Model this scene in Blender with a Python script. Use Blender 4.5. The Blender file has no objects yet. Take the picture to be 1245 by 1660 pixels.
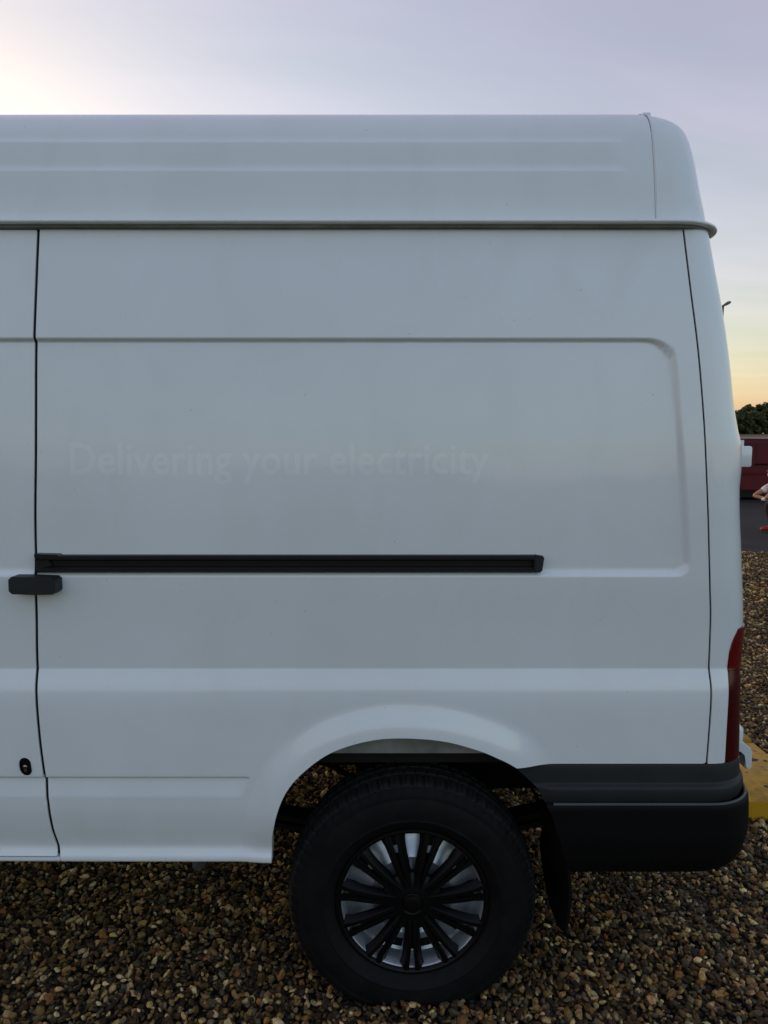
import bpy, bmesh, math, random
import numpy as np
from mathutils import Vector, Matrix, Euler
R = math.radians
random.seed(7); RNG = np.random.default_rng(11)
scene = bpy.context.scene
COL = scene.collection

# ------------------------------------------------------------------ camera
cam_d = bpy.data.cameras.new('camera'); cam = bpy.data.objects.new('camera', cam_d); COL.objects.link(cam)
cam.location = (0, -1.86, 1.62)
cam.rotation_euler = (R(90) - math.atan(115/1150), 0, 0)
cam_d.sensor_fit = 'HORIZONTAL'; cam_d.sensor_width = 36; cam_d.lens = 36*1150/1245
cam_d.clip_start = 0.05; cam_d.clip_end = 6000
scene.camera = cam

# ------------------------------------------------------------------ sky, sun, exposure
SUN_EL, SUN_AZ = R(2.5), R(-43)
w = bpy.data.worlds.new('World'); scene.world = w; w.use_nodes = True
nt = w.node_tree; N = nt.nodes; L = nt.links
N.clear()
def wn(t, **k):
    n = N.new(t)
    for a, b in k.items(): setattr(n, a, b)
    return n
out = wn('ShaderNodeOutputWorld'); bg = wn('ShaderNodeBackground'); bg.inputs['Strength'].default_value = 0.15
sky = wn('ShaderNodeTexSky', sky_type='NISHITA', sun_disc=False, sun_elevation=SUN_EL, sun_rotation=SUN_AZ % (2*math.pi),
         altitude=0, air_density=1.0, dust_density=1.6, ozone_density=1.2)
tc = wn('ShaderNodeTexCoord'); sp = wn('ShaderNodeSeparateXYZ'); L.new(tc.outputs['Generated'], sp.inputs[0])
def math_n(op, a, b=None, clamp=False):
    n = wn('ShaderNodeMath', operation=op, use_clamp=clamp)
    for i, v in enumerate((a, b)):
        if v is None: continue
        if isinstance(v, (int, float)): n.inputs[i].default_value = v
        else: L.new(v, n.inputs[i])
    return n.outputs[0]
zz = math_n('ADD', math_n('MAXIMUM', sp.outputs['Z'], 0.0), 0.10)
cb = wn('ShaderNodeCombineXYZ')
L.new(math_n('DIVIDE', sp.outputs['X'], zz), cb.inputs[0]); L.new(math_n('DIVIDE', sp.outputs['Y'], zz), cb.inputs[1])
mp = wn('ShaderNodeMapping'); mp.inputs['Rotation'].default_value = (0, 0, R(24)); mp.inputs['Scale'].default_value = (0.30, 1.0, 1)
L.new(cb.outputs[0], mp.inputs[0])
nz = wn('ShaderNodeTexNoise'); nz.inputs['Scale'].default_value = 1.1; nz.inputs['Detail'].default_value = 7; nz.inputs['Roughness'].default_value = 0.55
nz.inputs['Distortion'].default_value = 0.6
L.new(mp.outputs[0], nz.inputs['Vector'])
# thin high cloud: a lavender veil, streaked by the noise, over the clear sky
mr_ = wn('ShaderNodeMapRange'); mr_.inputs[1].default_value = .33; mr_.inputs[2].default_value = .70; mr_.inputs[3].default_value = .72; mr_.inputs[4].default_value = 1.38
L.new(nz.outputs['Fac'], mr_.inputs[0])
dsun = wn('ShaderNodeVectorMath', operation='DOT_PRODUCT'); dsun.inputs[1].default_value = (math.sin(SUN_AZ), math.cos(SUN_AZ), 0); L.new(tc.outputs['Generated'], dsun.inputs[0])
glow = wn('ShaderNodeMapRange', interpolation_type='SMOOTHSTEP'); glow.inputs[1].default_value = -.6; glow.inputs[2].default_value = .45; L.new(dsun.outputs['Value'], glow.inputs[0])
vc = wn('ShaderNodeMix', data_type='RGBA'); vc.inputs[6].default_value = (.46, .43, .70, 1); vc.inputs[7].default_value = (.568, .298, .47, 1); L.new(glow.outputs[0], vc.inputs['Factor'])  # unseen side away from the sun made bluer and brighter to light the van
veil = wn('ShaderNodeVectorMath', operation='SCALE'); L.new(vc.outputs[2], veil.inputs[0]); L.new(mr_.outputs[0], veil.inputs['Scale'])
clear = wn('ShaderNodeVectorMath', operation='MULTIPLY'); clear.inputs[1].default_value = (.943, 1.048, 1.008); L.new(sky.outputs[0], clear.inputs[0])
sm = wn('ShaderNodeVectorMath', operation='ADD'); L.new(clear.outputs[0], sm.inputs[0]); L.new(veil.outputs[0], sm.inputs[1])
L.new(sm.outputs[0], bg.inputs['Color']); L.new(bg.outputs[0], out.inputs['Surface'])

sun_d = bpy.data.lights.new('sun', 'SUN'); sun = bpy.data.objects.new('sun', sun_d); COL.objects.link(sun)
sun_d.energy = 0.08; sun_d.angle = R(10); sun_d.color = (1.0, 0.62, 0.34)
sdir = Vector((math.sin(SUN_AZ)*math.cos(SUN_EL), math.cos(SUN_AZ)*math.cos(SUN_EL), math.sin(SUN_EL)))
sun.rotation_euler = sdir.to_track_quat('Z', 'Y').to_euler()

scene.view_settings.view_transform = 'Standard'; scene.view_settings.look = 'None'
scene.view_settings.exposure = 1.52; scene.view_settings.gamma = 1.0
scene.render.engine = 'CYCLES'
scene.cycles.use_denoising = True
scene.cycles.max_bounces = 8; scene.cycles.diffuse_bounces = 4; scene.cycles.glossy_bounces = 4; scene.cycles.sample_clamp_indirect = 4

# ------------------------------------------------------------------ materials
def mat(name, col, rough=0.5, metal=0.0, coat=0.0, var=0.0, vscale=6.0, var2=None, bump=0.0, bscale=200.0, spec=0.5, trans=0.0):
    m = bpy.data.materials.new(name); m.use_nodes = True
    t = m.node_tree; b = t.nodes['Principled BSDF']
    b.inputs['Base Color'].default_value = (*col, 1); b.inputs['Roughness'].default_value = rough
    b.inputs['Metallic'].default_value = metal; b.inputs['Coat Weight'].default_value = coat; b.inputs['Coat Roughness'].default_value = 0.04
    b.inputs['Specular IOR Level'].default_value = spec; b.inputs['Transmission Weight'].default_value = trans
    if var or var2 or bump:
        co = t.nodes.new('ShaderNodeTexCoord')
    if var or var2:
        n = t.nodes.new('ShaderNodeTexNoise'); n.inputs['Scale'].default_value = vscale; n.inputs['Detail'].default_value = 6; n.inputs['Roughness'].default_value = .6
        t.links.new(co.outputs['Object'], n.inputs['Vector'])
        r = t.nodes.new('ShaderNodeValToRGB'); r.color_ramp.elements[0].position = .32; r.color_ramp.elements[1].position = .68
        c2 = var2 if var2 else tuple(c*(1-var) for c in col)
        r.color_ramp.elements[0].color = (*c2, 1); r.color_ramp.elements[1].color = (*col, 1)
        t.links.new(n.outputs['Fac'], r.inputs[0]); t.links.new(r.outputs[0], b.inputs['Base Color'])
    if bump:
        n2 = t.nodes.new('ShaderNodeTexNoise'); n2.inputs['Scale'].default_value = bscale; n2.inputs['Detail'].default_value = 3
        t.links.new(co.outputs['Object'], n2.inputs['Vector'])
        bp = t.nodes.new('ShaderNodeBump'); bp.inputs['Strength'].default_value = bump; bp.inputs['Distance'].default_value = 0.002
        t.links.new(n2.outputs['Fac'], bp.inputs['Height']); t.links.new(bp.outputs[0], b.inputs['Normal'])
    return m
M = {}
def paint_mat(name, col, dirt):
    m = bpy.data.materials.new(name); m.use_nodes = True; t = m.node_tree; b = t.nodes['Principled BSDF']
    b.inputs['Coat Weight'].default_value = .8; b.inputs['Coat Roughness'].default_value = .05
    co = t.nodes.new('ShaderNodeTexCoord')
    def noise(scale, sc, det=6, dist=0):
        mp_ = t.nodes.new('ShaderNodeMapping'); mp_.inputs['Scale'].default_value = sc; t.links.new(co.outputs['Object'], mp_.inputs[0])
        n_ = t.nodes.new('ShaderNodeTexNoise'); n_.inputs['Scale'].default_value = scale; n_.inputs['Detail'].default_value = det; n_.inputs['Distortion'].default_value = dist
        t.links.new(mp_.outputs[0], n_.inputs['Vector']); return n_
    def ramp(src, p0, c0, p1, c1):
        r_ = t.nodes.new('ShaderNodeValToRGB'); e_ = r_.color_ramp.elements; e_[0].position = p0; e_[0].color = (*c0, 1); e_[1].position = p1; e_[1].color = (*c1, 1)
        t.links.new(src, r_.inputs[0]); return r_.outputs[0]
    base = ramp(noise(1.4, (1, 1, 1)).outputs['Fac'], .34, tuple(c*.955 for c in col), .66, col)
    streak = ramp(noise(3.2, (1.6, 1.6, .9), 8, 1.2).outputs['Fac'], .30, (.965, .965, .96), .58, (1, 1, 1))
    speck = ramp(noise(95, (1, 1, 1), 2).outputs['Fac'], .205, (.62, .58, .52), .235, (1, 1, 1))
    cur = base
    for lay in (streak, speck):
        mx_ = t.nodes.new('ShaderNodeMix'); mx_.data_type = 'RGBA'; mx_.blend_type = 'MULTIPLY'; mx_.inputs['Factor'].default_value = dirt
        t.links.new(cur, mx_.inputs[6]); t.links.new(lay, mx_.inputs[7]); cur = mx_.outputs[2]
    t.links.new(cur, b.inputs['Base Color'])
    rg = t.nodes.new('ShaderNodeMapRange'); rg.inputs[3].default_value = .22; rg.inputs[4].default_value = .46; t.links.new(noise(2.6, (1, 1, 1), 7, .8).outputs['Fac'], rg.inputs[0]); t.links.new(rg.outputs[0], b.inputs['Roughness'])
    bp = t.nodes.new('ShaderNodeBump'); bp.inputs['Strength'].default_value = .02; bp.inputs['Distance'].default_value = .002; t.links.new(noise(900, (1, 1, 1), 2).outputs['Fac'], bp.inputs['Height']); t.links.new(bp.outputs[0], b.inputs['Normal'])
    return m
M['paint'] = paint_mat('white_paint', (.815, .85, .87), 1.0)
M['letter'] = paint_mat('cleaner_paint', (.865, .90, .92), .5)
M['seal'] = mat('rubber_seal', (.004, .004, .005), .6, spec=.3)
M['gap'] = mat('dark_inner_metal', (.03, .03, .032), .7)
M['sealant'] = mat('grey_sealant', (.30, .30, .28), .7, var2=(.16, .15, .13), vscale=9)
M['plastic'] = mat('grey_black_plastic', (.019, .021, .023), .55, spec=.35, var=.3, vscale=7, bump=.25, bscale=700)
M['rim_plastic'] = mat('highlight_edge_plastic', (.05, .052, .055), .45)  # lighter tone paints a highlight along the top rim of the skirt
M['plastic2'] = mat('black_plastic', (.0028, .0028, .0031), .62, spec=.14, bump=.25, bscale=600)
M['rail'] = mat('black_rail', (.008, .0085, .0095), .38, spec=.4, bump=.05)
M['rubber'] = mat('tyre_rubber', (.0042, .0042, .0054), .66, spec=.15, var2=(.0085, .0082, .0080), vscale=14, bump=.2, bscale=300)
M['trim'] = mat('satin_black_trim', (.0022, .0022, .0027), .42, spec=.22)
M['steel'] = mat('silver_wheel_steel', (.62, .65, .70), .34, metal=.65, var=.35, vscale=20)
M['under'] = mat('underbody_black', (.007, .0068, .0065), .8, spec=.25, var2=(.014, .012, .009), vscale=8)
M['galv'] = mat('dusty_grey_wheelhouse', (.30, .31, .30), .7, var2=(.17, .175, .17), vscale=12)
M['red_lens'] = mat('red_lens', (.055, .0012, .003), .22, spec=.35)
M['red_lens2'] = mat('bright_red_lens', (.13, .002, .004), .2, spec=.4)
M['glass'] = mat('dark_glass', (.012, .014, .016), .05, spec=.7)
M['chrome'] = mat('worn_chrome', (.45, .45, .44), .25, metal=1, var=.4, vscale=60)
M['lamp_clear'] = mat('clear_lens', (.7, .7, .7), .1, coat=1)
M['yellow'] = mat('yellow_paint', (.52, .275, .012), .6, var2=(.27, .15, .018), vscale=22, bump=.4, bscale=120, spec=.3)
M['yellow2'] = mat('clean_yellow_paint', (.52, .275, .008), .55, var=.12, vscale=9, spec=.3)
M['red_paint'] = mat('dark_red_paint', (.115, .005, .012), .5, spec=.2, var=.2, vscale=2)
M['dark_red'] = mat('red_seam', (.03, .004, .006), .6)
M['lamp_metal'] = mat('galvanised_grey', (.14, .14, .14), .5, metal=.3, var=.2)
M['skin'] = mat('skin', (.42, .22, .14), .5)
M['hair'] = mat('fair_hair', (.22, .12, .045), .5, var=.4, vscale=40)
M['tshirt'] = mat('white_tshirt', (.72, .74, .78), .8)
M['trousers'] = mat('navy_trousers', (.018, .020, .032), .85)
M['shoe'] = mat('red_shoe', (.42, .03, .025), .5)
M['sole'] = mat('white_sole', (.5, .5, .48), .6)
M['cloth'] = mat('white_cloth', (.7, .7, .68), .9)
M['bark'] = mat('bark', (.05, .038, .027), .9, var=.5, vscale=4)
def leaf_mat(name, a, b):
    m = mat(name, a, .7, var2=b, vscale=.7)
    return m
M['leaf_a'] = leaf_mat('leaf_dark', (.075, .095, .030), (.036, .050, .016))
M['leaf_b'] = leaf_mat('leaf_mid', (.105, .110, .032), (.050, .062, .020))

# ------------------------------------------------------------------ object helpers
def new_obj(name, mesh, m=None, parent=None, loc=None):
    o = bpy.data.objects.new(name, mesh); COL.objects.link(o)
    if m is not None: mesh.materials.append(M[m] if isinstance(m, str) else m)
    if parent is not None: o.parent = parent
    if loc is not None: o.location = loc
    return o
def empty(name, loc=(0, 0, 0), rz=0):
    o = bpy.data.objects.new(name, None); COL.objects.link(o); o.location = loc; o.rotation_euler.z = rz
    o.empty_display_size = .1
    return o
def tag(o, label=None, cat=None, group=None, kind=None):
    if label: o['label'] = label
    if cat: o['category'] = cat
    if group: o['group'] = group
    if kind: o['kind'] = kind
    return o
def py_mesh(name, v, f, smooth=True):
    me = bpy.data.meshes.new(name); me.from_pydata([tuple(map(float, p)) for p in v], [], [tuple(map(int, q)) for q in f])
    me.validate(); me.update()
    if smooth: me.polygons.foreach_set('use_smooth', np.ones(len(me.polygons), bool))
    return me
def bm_mesh(name, bm, smooth=False, angle=None):
    bmesh.ops.recalc_face_normals(bm, faces=bm.faces)
    me = bpy.data.meshes.new(name); bm.to_mesh(me); bm.free()
    if smooth or angle:
        me.polygons.foreach_set('use_smooth', np.ones(len(me.polygons), bool))
    if angle:
        try: me.set_sharp_from_angle(angle=R(angle))
        except Exception: pass
    return me
def add_box(bm, lo, hi, bev=0.0, seg=2, rot=None):
    lo, hi = Vector(lo), Vector(hi); c = (lo+hi)/2; s = hi-lo
    t = bmesh.new(); bmesh.ops.create_cube(t, size=1)
    for v in t.verts: v.co = Vector((v.co.x*s.x, v.co.y*s.y, v.co.z*s.z))
    if bev > 0: bmesh.ops.bevel(t, geom=t.edges[:], offset=bev, segments=seg, affect='EDGES', profile=.5)
    for v in t.verts:
        if rot is not None: v.co = rot @ v.co
        v.co += c
    tmp = bpy.data.meshes.new('tmp'); t.to_mesh(tmp); t.free(); bm.from_mesh(tmp); bpy.data.meshes.remove(tmp)
def box_obj(name, lo, hi, m, parent=None, bev=0.0, seg=2):
    bm = bmesh.new(); add_box(bm, lo, hi, bev, seg); return new_obj(name, bm_mesh(name, bm, angle=40), m, parent)
def add_tube(bm, pts, rad, seg=12, cap=True):
    pts = [Vector(p) for p in pts]
    rads = rad if isinstance(rad, (list, tuple)) else [rad]*len(pts)
    rings = []; up = Vector((0, 0, 1))
    for i, p in enumerate(pts):
        d = (pts[min(i+1, len(pts)-1)] - pts[max(i-1, 0)]).normalized()
        a = d.cross(up if abs(d.z) < .95 else Vector((1, 0, 0))).normalized(); b = d.cross(a).normalized()
        rings.append([bm.verts.new(p + (a*math.cos(2*math.pi*k/seg) + b*math.sin(2*math.pi*k/seg))*rads[i]) for k in range(seg)])
    for r0, r1 in zip(rings, rings[1:]):
        for k in range(seg): bm.faces.new((r0[k], r0[(k+1) % seg], r1[(k+1) % seg], r1[k]))
    if cap:
        bm.faces.new(rings[0]); bm.faces.new(rings[-1])
def tube_obj(name, pts, rad, m, parent=None, seg=12):
    bm = bmesh.new(); add_tube(bm, pts, rad, seg); return new_obj(name, bm_mesh(name, bm, angle=45), m, parent)
def add_prism(bm, poly, y0, y1):
    """poly of (x,z), extruded in y"""
    a = [bm.verts.new((x, y0, z)) for x, z in poly]; b = [bm.verts.new((x, y1, z)) for x, z in poly]
    n = len(poly); bm.faces.new(a); bm.faces.new(b[::-1])
    for i in range(n): bm.faces.new((a[i], b[i], b[(i+1) % n], a[(i+1) % n]))
def prism_obj(name, poly, y0, y1, m, parent=None, bev=0.0):
    bm = bmesh.new(); add_prism(bm, poly, y0, y1)
    if bev: bmesh.ops.bevel(bm, geom=bm.edges[:], offset=bev, segments=3, affect='EDGES', profile=.5)
    return new_obj(name, bm_mesh(name, bm, angle=35), m, parent)
def lathe_y(prof, seg, close=False):
    """prof of (r, y): revolve about the y axis -> verts, faces"""
    v, f = [], []; n = len(prof)
    for k in range(seg):
        a = 2*math.pi*k/seg; c, s = math.cos(a), math.sin(a)
        for r, y in prof: v.append((r*c, y, r*s))
    for k in range(seg):
        k2 = (k+1) % seg
        for i in range(n if close else n-1):
            j = (i+1) % n; f.append((k*n+i, k*n+j, k2*n+j, k2*n+i))
    return v, f
def pchip(xk, yk):
    xk = np.array(xk, float); yk = np.array(yk, float); h = np.diff(xk); d = np.diff(yk)/h
    m = np.zeros_like(yk); m[0] = d[0]; m[-1] = d[-1]
    for i in range(1, len(xk)-1):
        if d[i-1]*d[i] > 0:
            w1 = 2*h[i]+h[i-1]; w2 = h[i]+2*h[i-1]; m[i] = (w1+w2)/(w1/d[i-1]+w2/d[i])
    def f(x):
        x = np.clip(np.asarray(x, float), xk[0], xk[-1]); i = np.clip(np.searchsorted(xk, x)-1, 0, len(h)-1)
        t = (x-xk[i])/h[i]
        return (1+2*t)*(1-t)**2*yk[i]+t*(1-t)**2*h[i]*m[i]+t*t*(3-2*t)*yk[i+1]+t*t*(t-1)*h[i]*m[i+1]
    return f
def sstep(a, b, x):
    t = np.clip((x-a)/(b-a), 0, 1); return t*t*(3-2*t)
def clip_grid(P, F):
    """P (r,c,3) grid, F (r,c) field: the sheet where F > 0 with edges cut exactly along F = 0"""
    nr, nc = F.shape; ins = F > 0
    idx = -np.ones((nr, nc), int); idx[ins] = np.arange(ins.sum())
    V = [tuple(p) for p in P[ins]]; faces = []
    a, b, c, d = idx[:-1, :-1], idx[:-1, 1:], idx[1:, 1:], idx[1:, :-1]
    cnt = (a >= 0).astype(int)+(b >= 0)+(c >= 0)+(d >= 0)
    full = cnt == 4
    faces = np.stack([a[full], b[full], c[full], d[full]], 1).tolist()
    cache = {}
    for i, j in zip(*np.nonzero((cnt > 0) & (cnt < 4))):
        q = [(i, j), (i, j+1), (i+1, j+1), (i+1, j)]; poly = []
        for k in range(4):
            p0, p1 = q[k], q[(k+1) % 4]; f0, f1 = F[p0], F[p1]
            if f0 > 0: poly.append(int(idx[p0]))
            if (f0 > 0) != (f1 > 0):
                key = (min(p0, p1), max(p0, p1))
                if key not in cache:
                    A, B = key; t = F[A]/(F[A]-F[B]); cache[key] = len(V); V.append(tuple(P[A]+(P[B]-P[A])*t))
                poly.append(cache[key])
        if len(poly) >= 3: faces.append(poly)
    return V, faces
def sheet(name, P, F, m, parent, rim=(0, .03, 0), flip=False):
    """clipped sheet with a rounded, folded-back rim"""
    V, faces = clip_grid(P, F)
    if flip: faces = [f[::-1] for f in faces]
    cnt = {}
    for f in faces:
        for k in range(len(f)):
            e = (f[k], f[(k+1) % len(f)]); cnt[e] = 1
    bnd = [e for e in cnt if (e[1], e[0]) not in cnt]
    if rim is not None:
        r = np.array(rim); ring = {}
        for e in bnd:
            for v in e:
                if v not in ring:
                    p = np.array(V[v]); ring[v] = (len(V), len(V)+1); V.append(tuple(p)); V.append(tuple(p+r))
        for a, b in bnd:
            a1, a2 = ring[a]; b1, b2 = ring[b]
            faces.append([b1, a1, a2, b2])
    return new_obj(name, py_mesh(name, V, faces), m, parent)
def fine(a, b, step, spots, fs, rad):
    """sample positions with a finer step near the spots"""
    out = [a]
    while out[-1] < b:
        x = out[-1]; near = min((abs(x+step/2-s) for s in spots), default=9)
        out.append(x+(fs if near < rad else step))
    out[-1] = b
    return np.array(out)

# ------------------------------------------------------------------ ground
def ground_mat():
    m = bpy.data.materials.new('gravel_ground'); m.use_nodes = True; t = m.node_tree; b = t.nodes['Principled BSDF']; b.inputs['Roughness'].default_value = .8
    co = t.nodes.new('ShaderNodeTexCoord'); vo = t.nodes.new('ShaderNodeTexVoronoi'); vo.inputs['Scale'].default_value = 46; vo.inputs['Randomness'].default_value = 1
    t.links.new(co.outputs['Object'], vo.inputs['Vector'])
    sx = t.nodes.new('ShaderNodeSeparateColor'); t.links.new(vo.outputs['Color'], sx.inputs[0])
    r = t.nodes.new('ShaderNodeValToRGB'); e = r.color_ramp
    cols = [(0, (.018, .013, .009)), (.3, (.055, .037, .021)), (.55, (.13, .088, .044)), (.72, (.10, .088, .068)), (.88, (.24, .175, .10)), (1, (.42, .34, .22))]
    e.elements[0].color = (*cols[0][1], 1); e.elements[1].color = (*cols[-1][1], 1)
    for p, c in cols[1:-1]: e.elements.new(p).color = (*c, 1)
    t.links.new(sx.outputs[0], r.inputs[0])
    gap_shade = t.nodes.new('ShaderNodeMapRange'); gap_shade.inputs[1].default_value = .35; gap_shade.inputs[2].default_value = .70; gap_shade.inputs[3].default_value = .80; gap_shade.inputs[4].default_value = .12  # colour darkened toward cell edges, painting the shade between stones
    t.links.new(vo.outputs['Distance'], gap_shade.inputs[0]); sc_ = t.nodes.new('ShaderNodeVectorMath'); sc_.operation = 'SCALE'; t.links.new(r.outputs[0], sc_.inputs[0]); t.links.new(gap_shade.outputs[0], sc_.inputs['Scale'])
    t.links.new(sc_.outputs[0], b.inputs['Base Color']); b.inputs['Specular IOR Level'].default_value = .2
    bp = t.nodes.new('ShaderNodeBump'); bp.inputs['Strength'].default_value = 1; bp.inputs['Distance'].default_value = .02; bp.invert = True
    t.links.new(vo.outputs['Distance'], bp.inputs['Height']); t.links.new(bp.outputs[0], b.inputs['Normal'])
    return m
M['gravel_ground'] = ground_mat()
M['asphalt'] = mat('asphalt', (.030, .030, .032), .85, var2=(.019, .019, .021), vscale=1.3, bump=.6, bscale=90, spec=.15)
M['field'] = mat('dry_field', (.17, .125, .055), .95, var2=(.10, .085, .035), vscale=.22)
def sheet_obj(name, x0, x1, y0, y1, z, m):
    o = new_obj(name, py_mesh(name, [(x0, y0, z), (x1, y0, z), (x1, y1, z), (x0, y1, z)], [(0, 1, 2, 3)], False), m); tag(o, kind='structure'); return o
# field: one sheet to the horizon, rising gently to the hedge line behind the yard
ys = [-2500, 45, 60, 80, 100, 120, 150, 190, 260, 2600]; hs = [-.03, -.03, .0, .71, 1.42, 2.13, 3.2, 3.6, 3.8, 3.8]
v = []; f = []
for y, h in zip(ys, hs): v += [(-2600, y, h), (2600, y, h)]
for i in range(len(ys)-1): f.append((2*i, 2*i+1, 2*i+3, 2*i+2))
tag(new_obj('field', py_mesh('field', v, f, True), 'field'), kind='structure')
sheet_obj('asphalt_yard', -60, 70, 8.43, 46, -.012, 'asphalt')
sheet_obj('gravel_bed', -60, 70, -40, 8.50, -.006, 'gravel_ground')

# ------------------------------------------------------------------ the white van
van = empty('panel_van', (0.08, 0.95, 0))
tag(van, 'white high-roof panel van with faded lettering, black rear bumper and black wheel trim', 'van')
VP = Vector((-0.08, -0.95, 0))           # parts are modelled in world metres, then shifted under the van's origin
def under(o):
    o.location = VP; return o
prof_lo = pchip([.40, .44, .455, .462, .472, .485, .50, .52, .56, .62, .70, .80, .90, .94, 1.004], [.06, .03, .008, .003, .004, .011, .015, .012, .004, -.003, -.004, -.003, -.002, .001, .020])
prof_hi = pchip([1.004, 1.12, 1.26, 1.40, 1.60, 1.75, 1.884, 2.0, 2.20], [.020, .017, .012, .012, .018, .028, .040, .055, .088])
def base_y(z): z = np.asarray(z, float); return np.where(z < 1.004, prof_lo(z), prof_hi(z))
seam = pchip([.467, .55, .635, .703, .811, .931, 1.002, 1.208, 1.317, 1.644, 1.889, 2.049, 2.20], [-.901, -.916, -.921, -.926, -.935, -.940, -.943, -.935, -.934, -.922, -.918, -.915, -.914])
rseam = pchip([.746, .863, .963, 1.002, 1.131, 1.233, 1.482, 1.677, 1.854, 2.016, 2.20], [.880, .884, .886, .885, .882, .874, .856, .842, .826, .808, .791])
ARCH = np.array([(-.311, .40), (-.311, .461), (-.307, .54), (-.283, .635), (-.244, .703), (-.172, .767), (-.105, .800), (-.021, .821), (.063, .825), (.163, .816), (.248, .793), (.298, .773), (.357, .741), (.418, .678), (.454, .612), (.481, .526), (.500, .46)])
def catmull(pts, n=6):
    p = np.vstack([pts[0], pts, pts[-1]]); o = []
    for i in range(1, len(p)-2):
        for k in range(n):
            t = k/n; o.append(.5*((2*p[i])+(-p[i-1]+p[i+1])*t+(2*p[i-1]-5*p[i]+4*p[i+1]-p[i+2])*t*t+(-p[i-1]+3*p[i]-3*p[i+1]+p[i+2])*t**3))
    o.append(pts[-1]); return np.array(o)
ARC = catmull(ARCH)
def arch_dist(X, Z):
    """signed distance to the wheel arch line, > 0 on the body side"""
    D = np.full(X.shape, 9.); S = np.ones(X.shape)
    inside = np.zeros(X.shape, bool); poly = np.vstack([ARC, [(.5, -1), (-.311, -1)]])
    for (x0, z0), (x1, z1) in zip(poly, np.roll(poly, -1, 0)):
        c = ((z0 > Z) != (z1 > Z)); inside ^= c & (X < (x1-x0)*(Z-z0)/((z1-z0) if z1 != z0 else 1e-9)+x0)
    for (x0, z0), (x1, z1) in zip(ARC, ARC[1:]):
        dx, dz = x1-x0, z1-z0; t = np.clip(((X-x0)*dx+(Z-z0)*dz)/(dx*dx+dz*dz+1e-12), 0, 1)
        D = np.minimum(D, np.hypot(X-x0-t*dx, Z-z0-t*dz))
    return np.where(inside, -D, D)
def recess_sd(X, Z):
    """> 0 inside the big pressed panel, rounded at its rear end"""
    xr = .772+(1.80-Z)/(1.80-1.29)*.047
    r = np.where(Z > 1.57, .075, .040)
    a = (xr-X); b = np.minimum(1.889-Z, Z-1.260)
    inner = np.minimum(a, b)
    corner = (a < r) & (b < r)
    return np.where(corner, r-np.hypot(r-a, r-b), inner)
_ph = RNG.uniform(0, 6.28, (14, 2)); _k = RNG.uniform(-6, 6, (14, 2))
def waviness(X, Z):
    w_ = np.zeros_like(X)
    for (a, b), (kx, kz) in zip(_ph, _k): w_ += np.sin(kx*X+a)*np.sin(kz*Z+b)
    return w_*.00027
def side_y(X, Z, arch=True):
    Y = base_y(Z)+waviness(X, Z)
    s = recess_sd(X, Z)
    top = (1.889-Z) < np.minimum(.03, 9)
    wd = .013-.004*sstep(1.72, 1.86, Z)
    Y = Y+.011*sstep(-.001, wd, s)
    # lower pressed step, dying out before the wheel arch
    endx = -.375-(.703-Z)*.35
    m = sstep(endx+.012, endx-.012, X)
    step = np.where(Z < .703, .010*np.clip((Z-.650)/.053, 0, 1), .010*(1-sstep(.703, .7065, Z)))
    Y = Y+m*step
    if arch:
        d = np.maximum(arch_dist(X, Z), 0)
        fade = sstep(.50, .33, X)
        fl = np.where(d > .028, .019*(1-(np.clip(d, .028, .085)-.028)/.057), .019+.003*(1-d/.028))
        fl = fl*(1-sstep(.07, .09, d)*.0)
        low = sstep(.43, .60, Z)
        Y = Y-fl*fade*(.35+.65*low)
    return Y
ZS = fine(.44, 2.186, .011, [.456, .47, .49, .65, .703, .93, 1.004, 1.262, 1.884, 2.18], .0035, .016)
def body_sheet(name, xa, xb, xs_spots, field, m='paint', arch=True, zs=ZS, step=.011):
    xs = fine(xa, xb, step, xs_spots, .0045, .03)
    X, Z = np.meshgrid(xs, zs); Y = side_y(X, Z, arch)
    return under(sheet(name, np.stack([X, Y, Z], 2), field(X, Z), m, van))
def f_quarter(X, Z):
    zb = np.where(X < 0, .458, .7445-.004*sstep(.46, .36, X))
    ad = arch_dist(X, Z)
    f_ = np.minimum.reduce([X-(seam(Z)+.0035), (rseam(Z)-.0026)-X, 2.183-Z, ad])
    f_ = np.where(X > .30, np.minimum(f_, Z-(.7445-.004*sstep(.46, .36, X))), f_)
    f_ = np.where(X < -.20, np.minimum(f_, Z-.457), f_)
    return f_
body_sheet('rear_side_panel', -.97, .90, [-.92, -.37, .80, .86], f_quarter)
DL = -2.16
def f_door(X, Z): return np.minimum.reduce([(seam(Z)-.0045)-X, X-DL, 2.176-Z, Z-.4735])
body_sheet('sliding_door', DL-.02, -.88, [-.92], f_door, arch=False)
def f_sill(X, Z): return np.minimum.reduce([(np.where(Z < .4715, -.899, -9))-X, X-(DL-.0), .4715-Z, Z-.457])
body_sheet('door_sill', DL-.02, -.88, [-.90], f_sill, arch=False, zs=np.linspace(.45, .48, 13), step=.05)
# dark seal showing in the gaps
def strip(name, xf, z0, z1, w_, dy, m, n=60):
    zs = np.linspace(z0, z1, n); v = []; f = []
    for z in zs:
        x = float(xf(z)); y = float(base_y(z))+dy; rec = float(side_y(np.array([[x]]), np.array([[z]]), False)[0, 0])-float(base_y(z))
        v += [(x-w_, y+rec, z), (x+w_, y+rec, z)]
    for i in range(n-1): f.append((2*i, 2*i+1, 2*i+3, 2*i+2))
    return under(new_obj(name, py_mesh(name, v, f), m, van))
strip('door_seal', seam, .478, 2.19, .030, .0042, 'seal', 160)
strip('panel_seam', rseam, .735, 2.19, .02, .0045, 'seal', 160)
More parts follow.
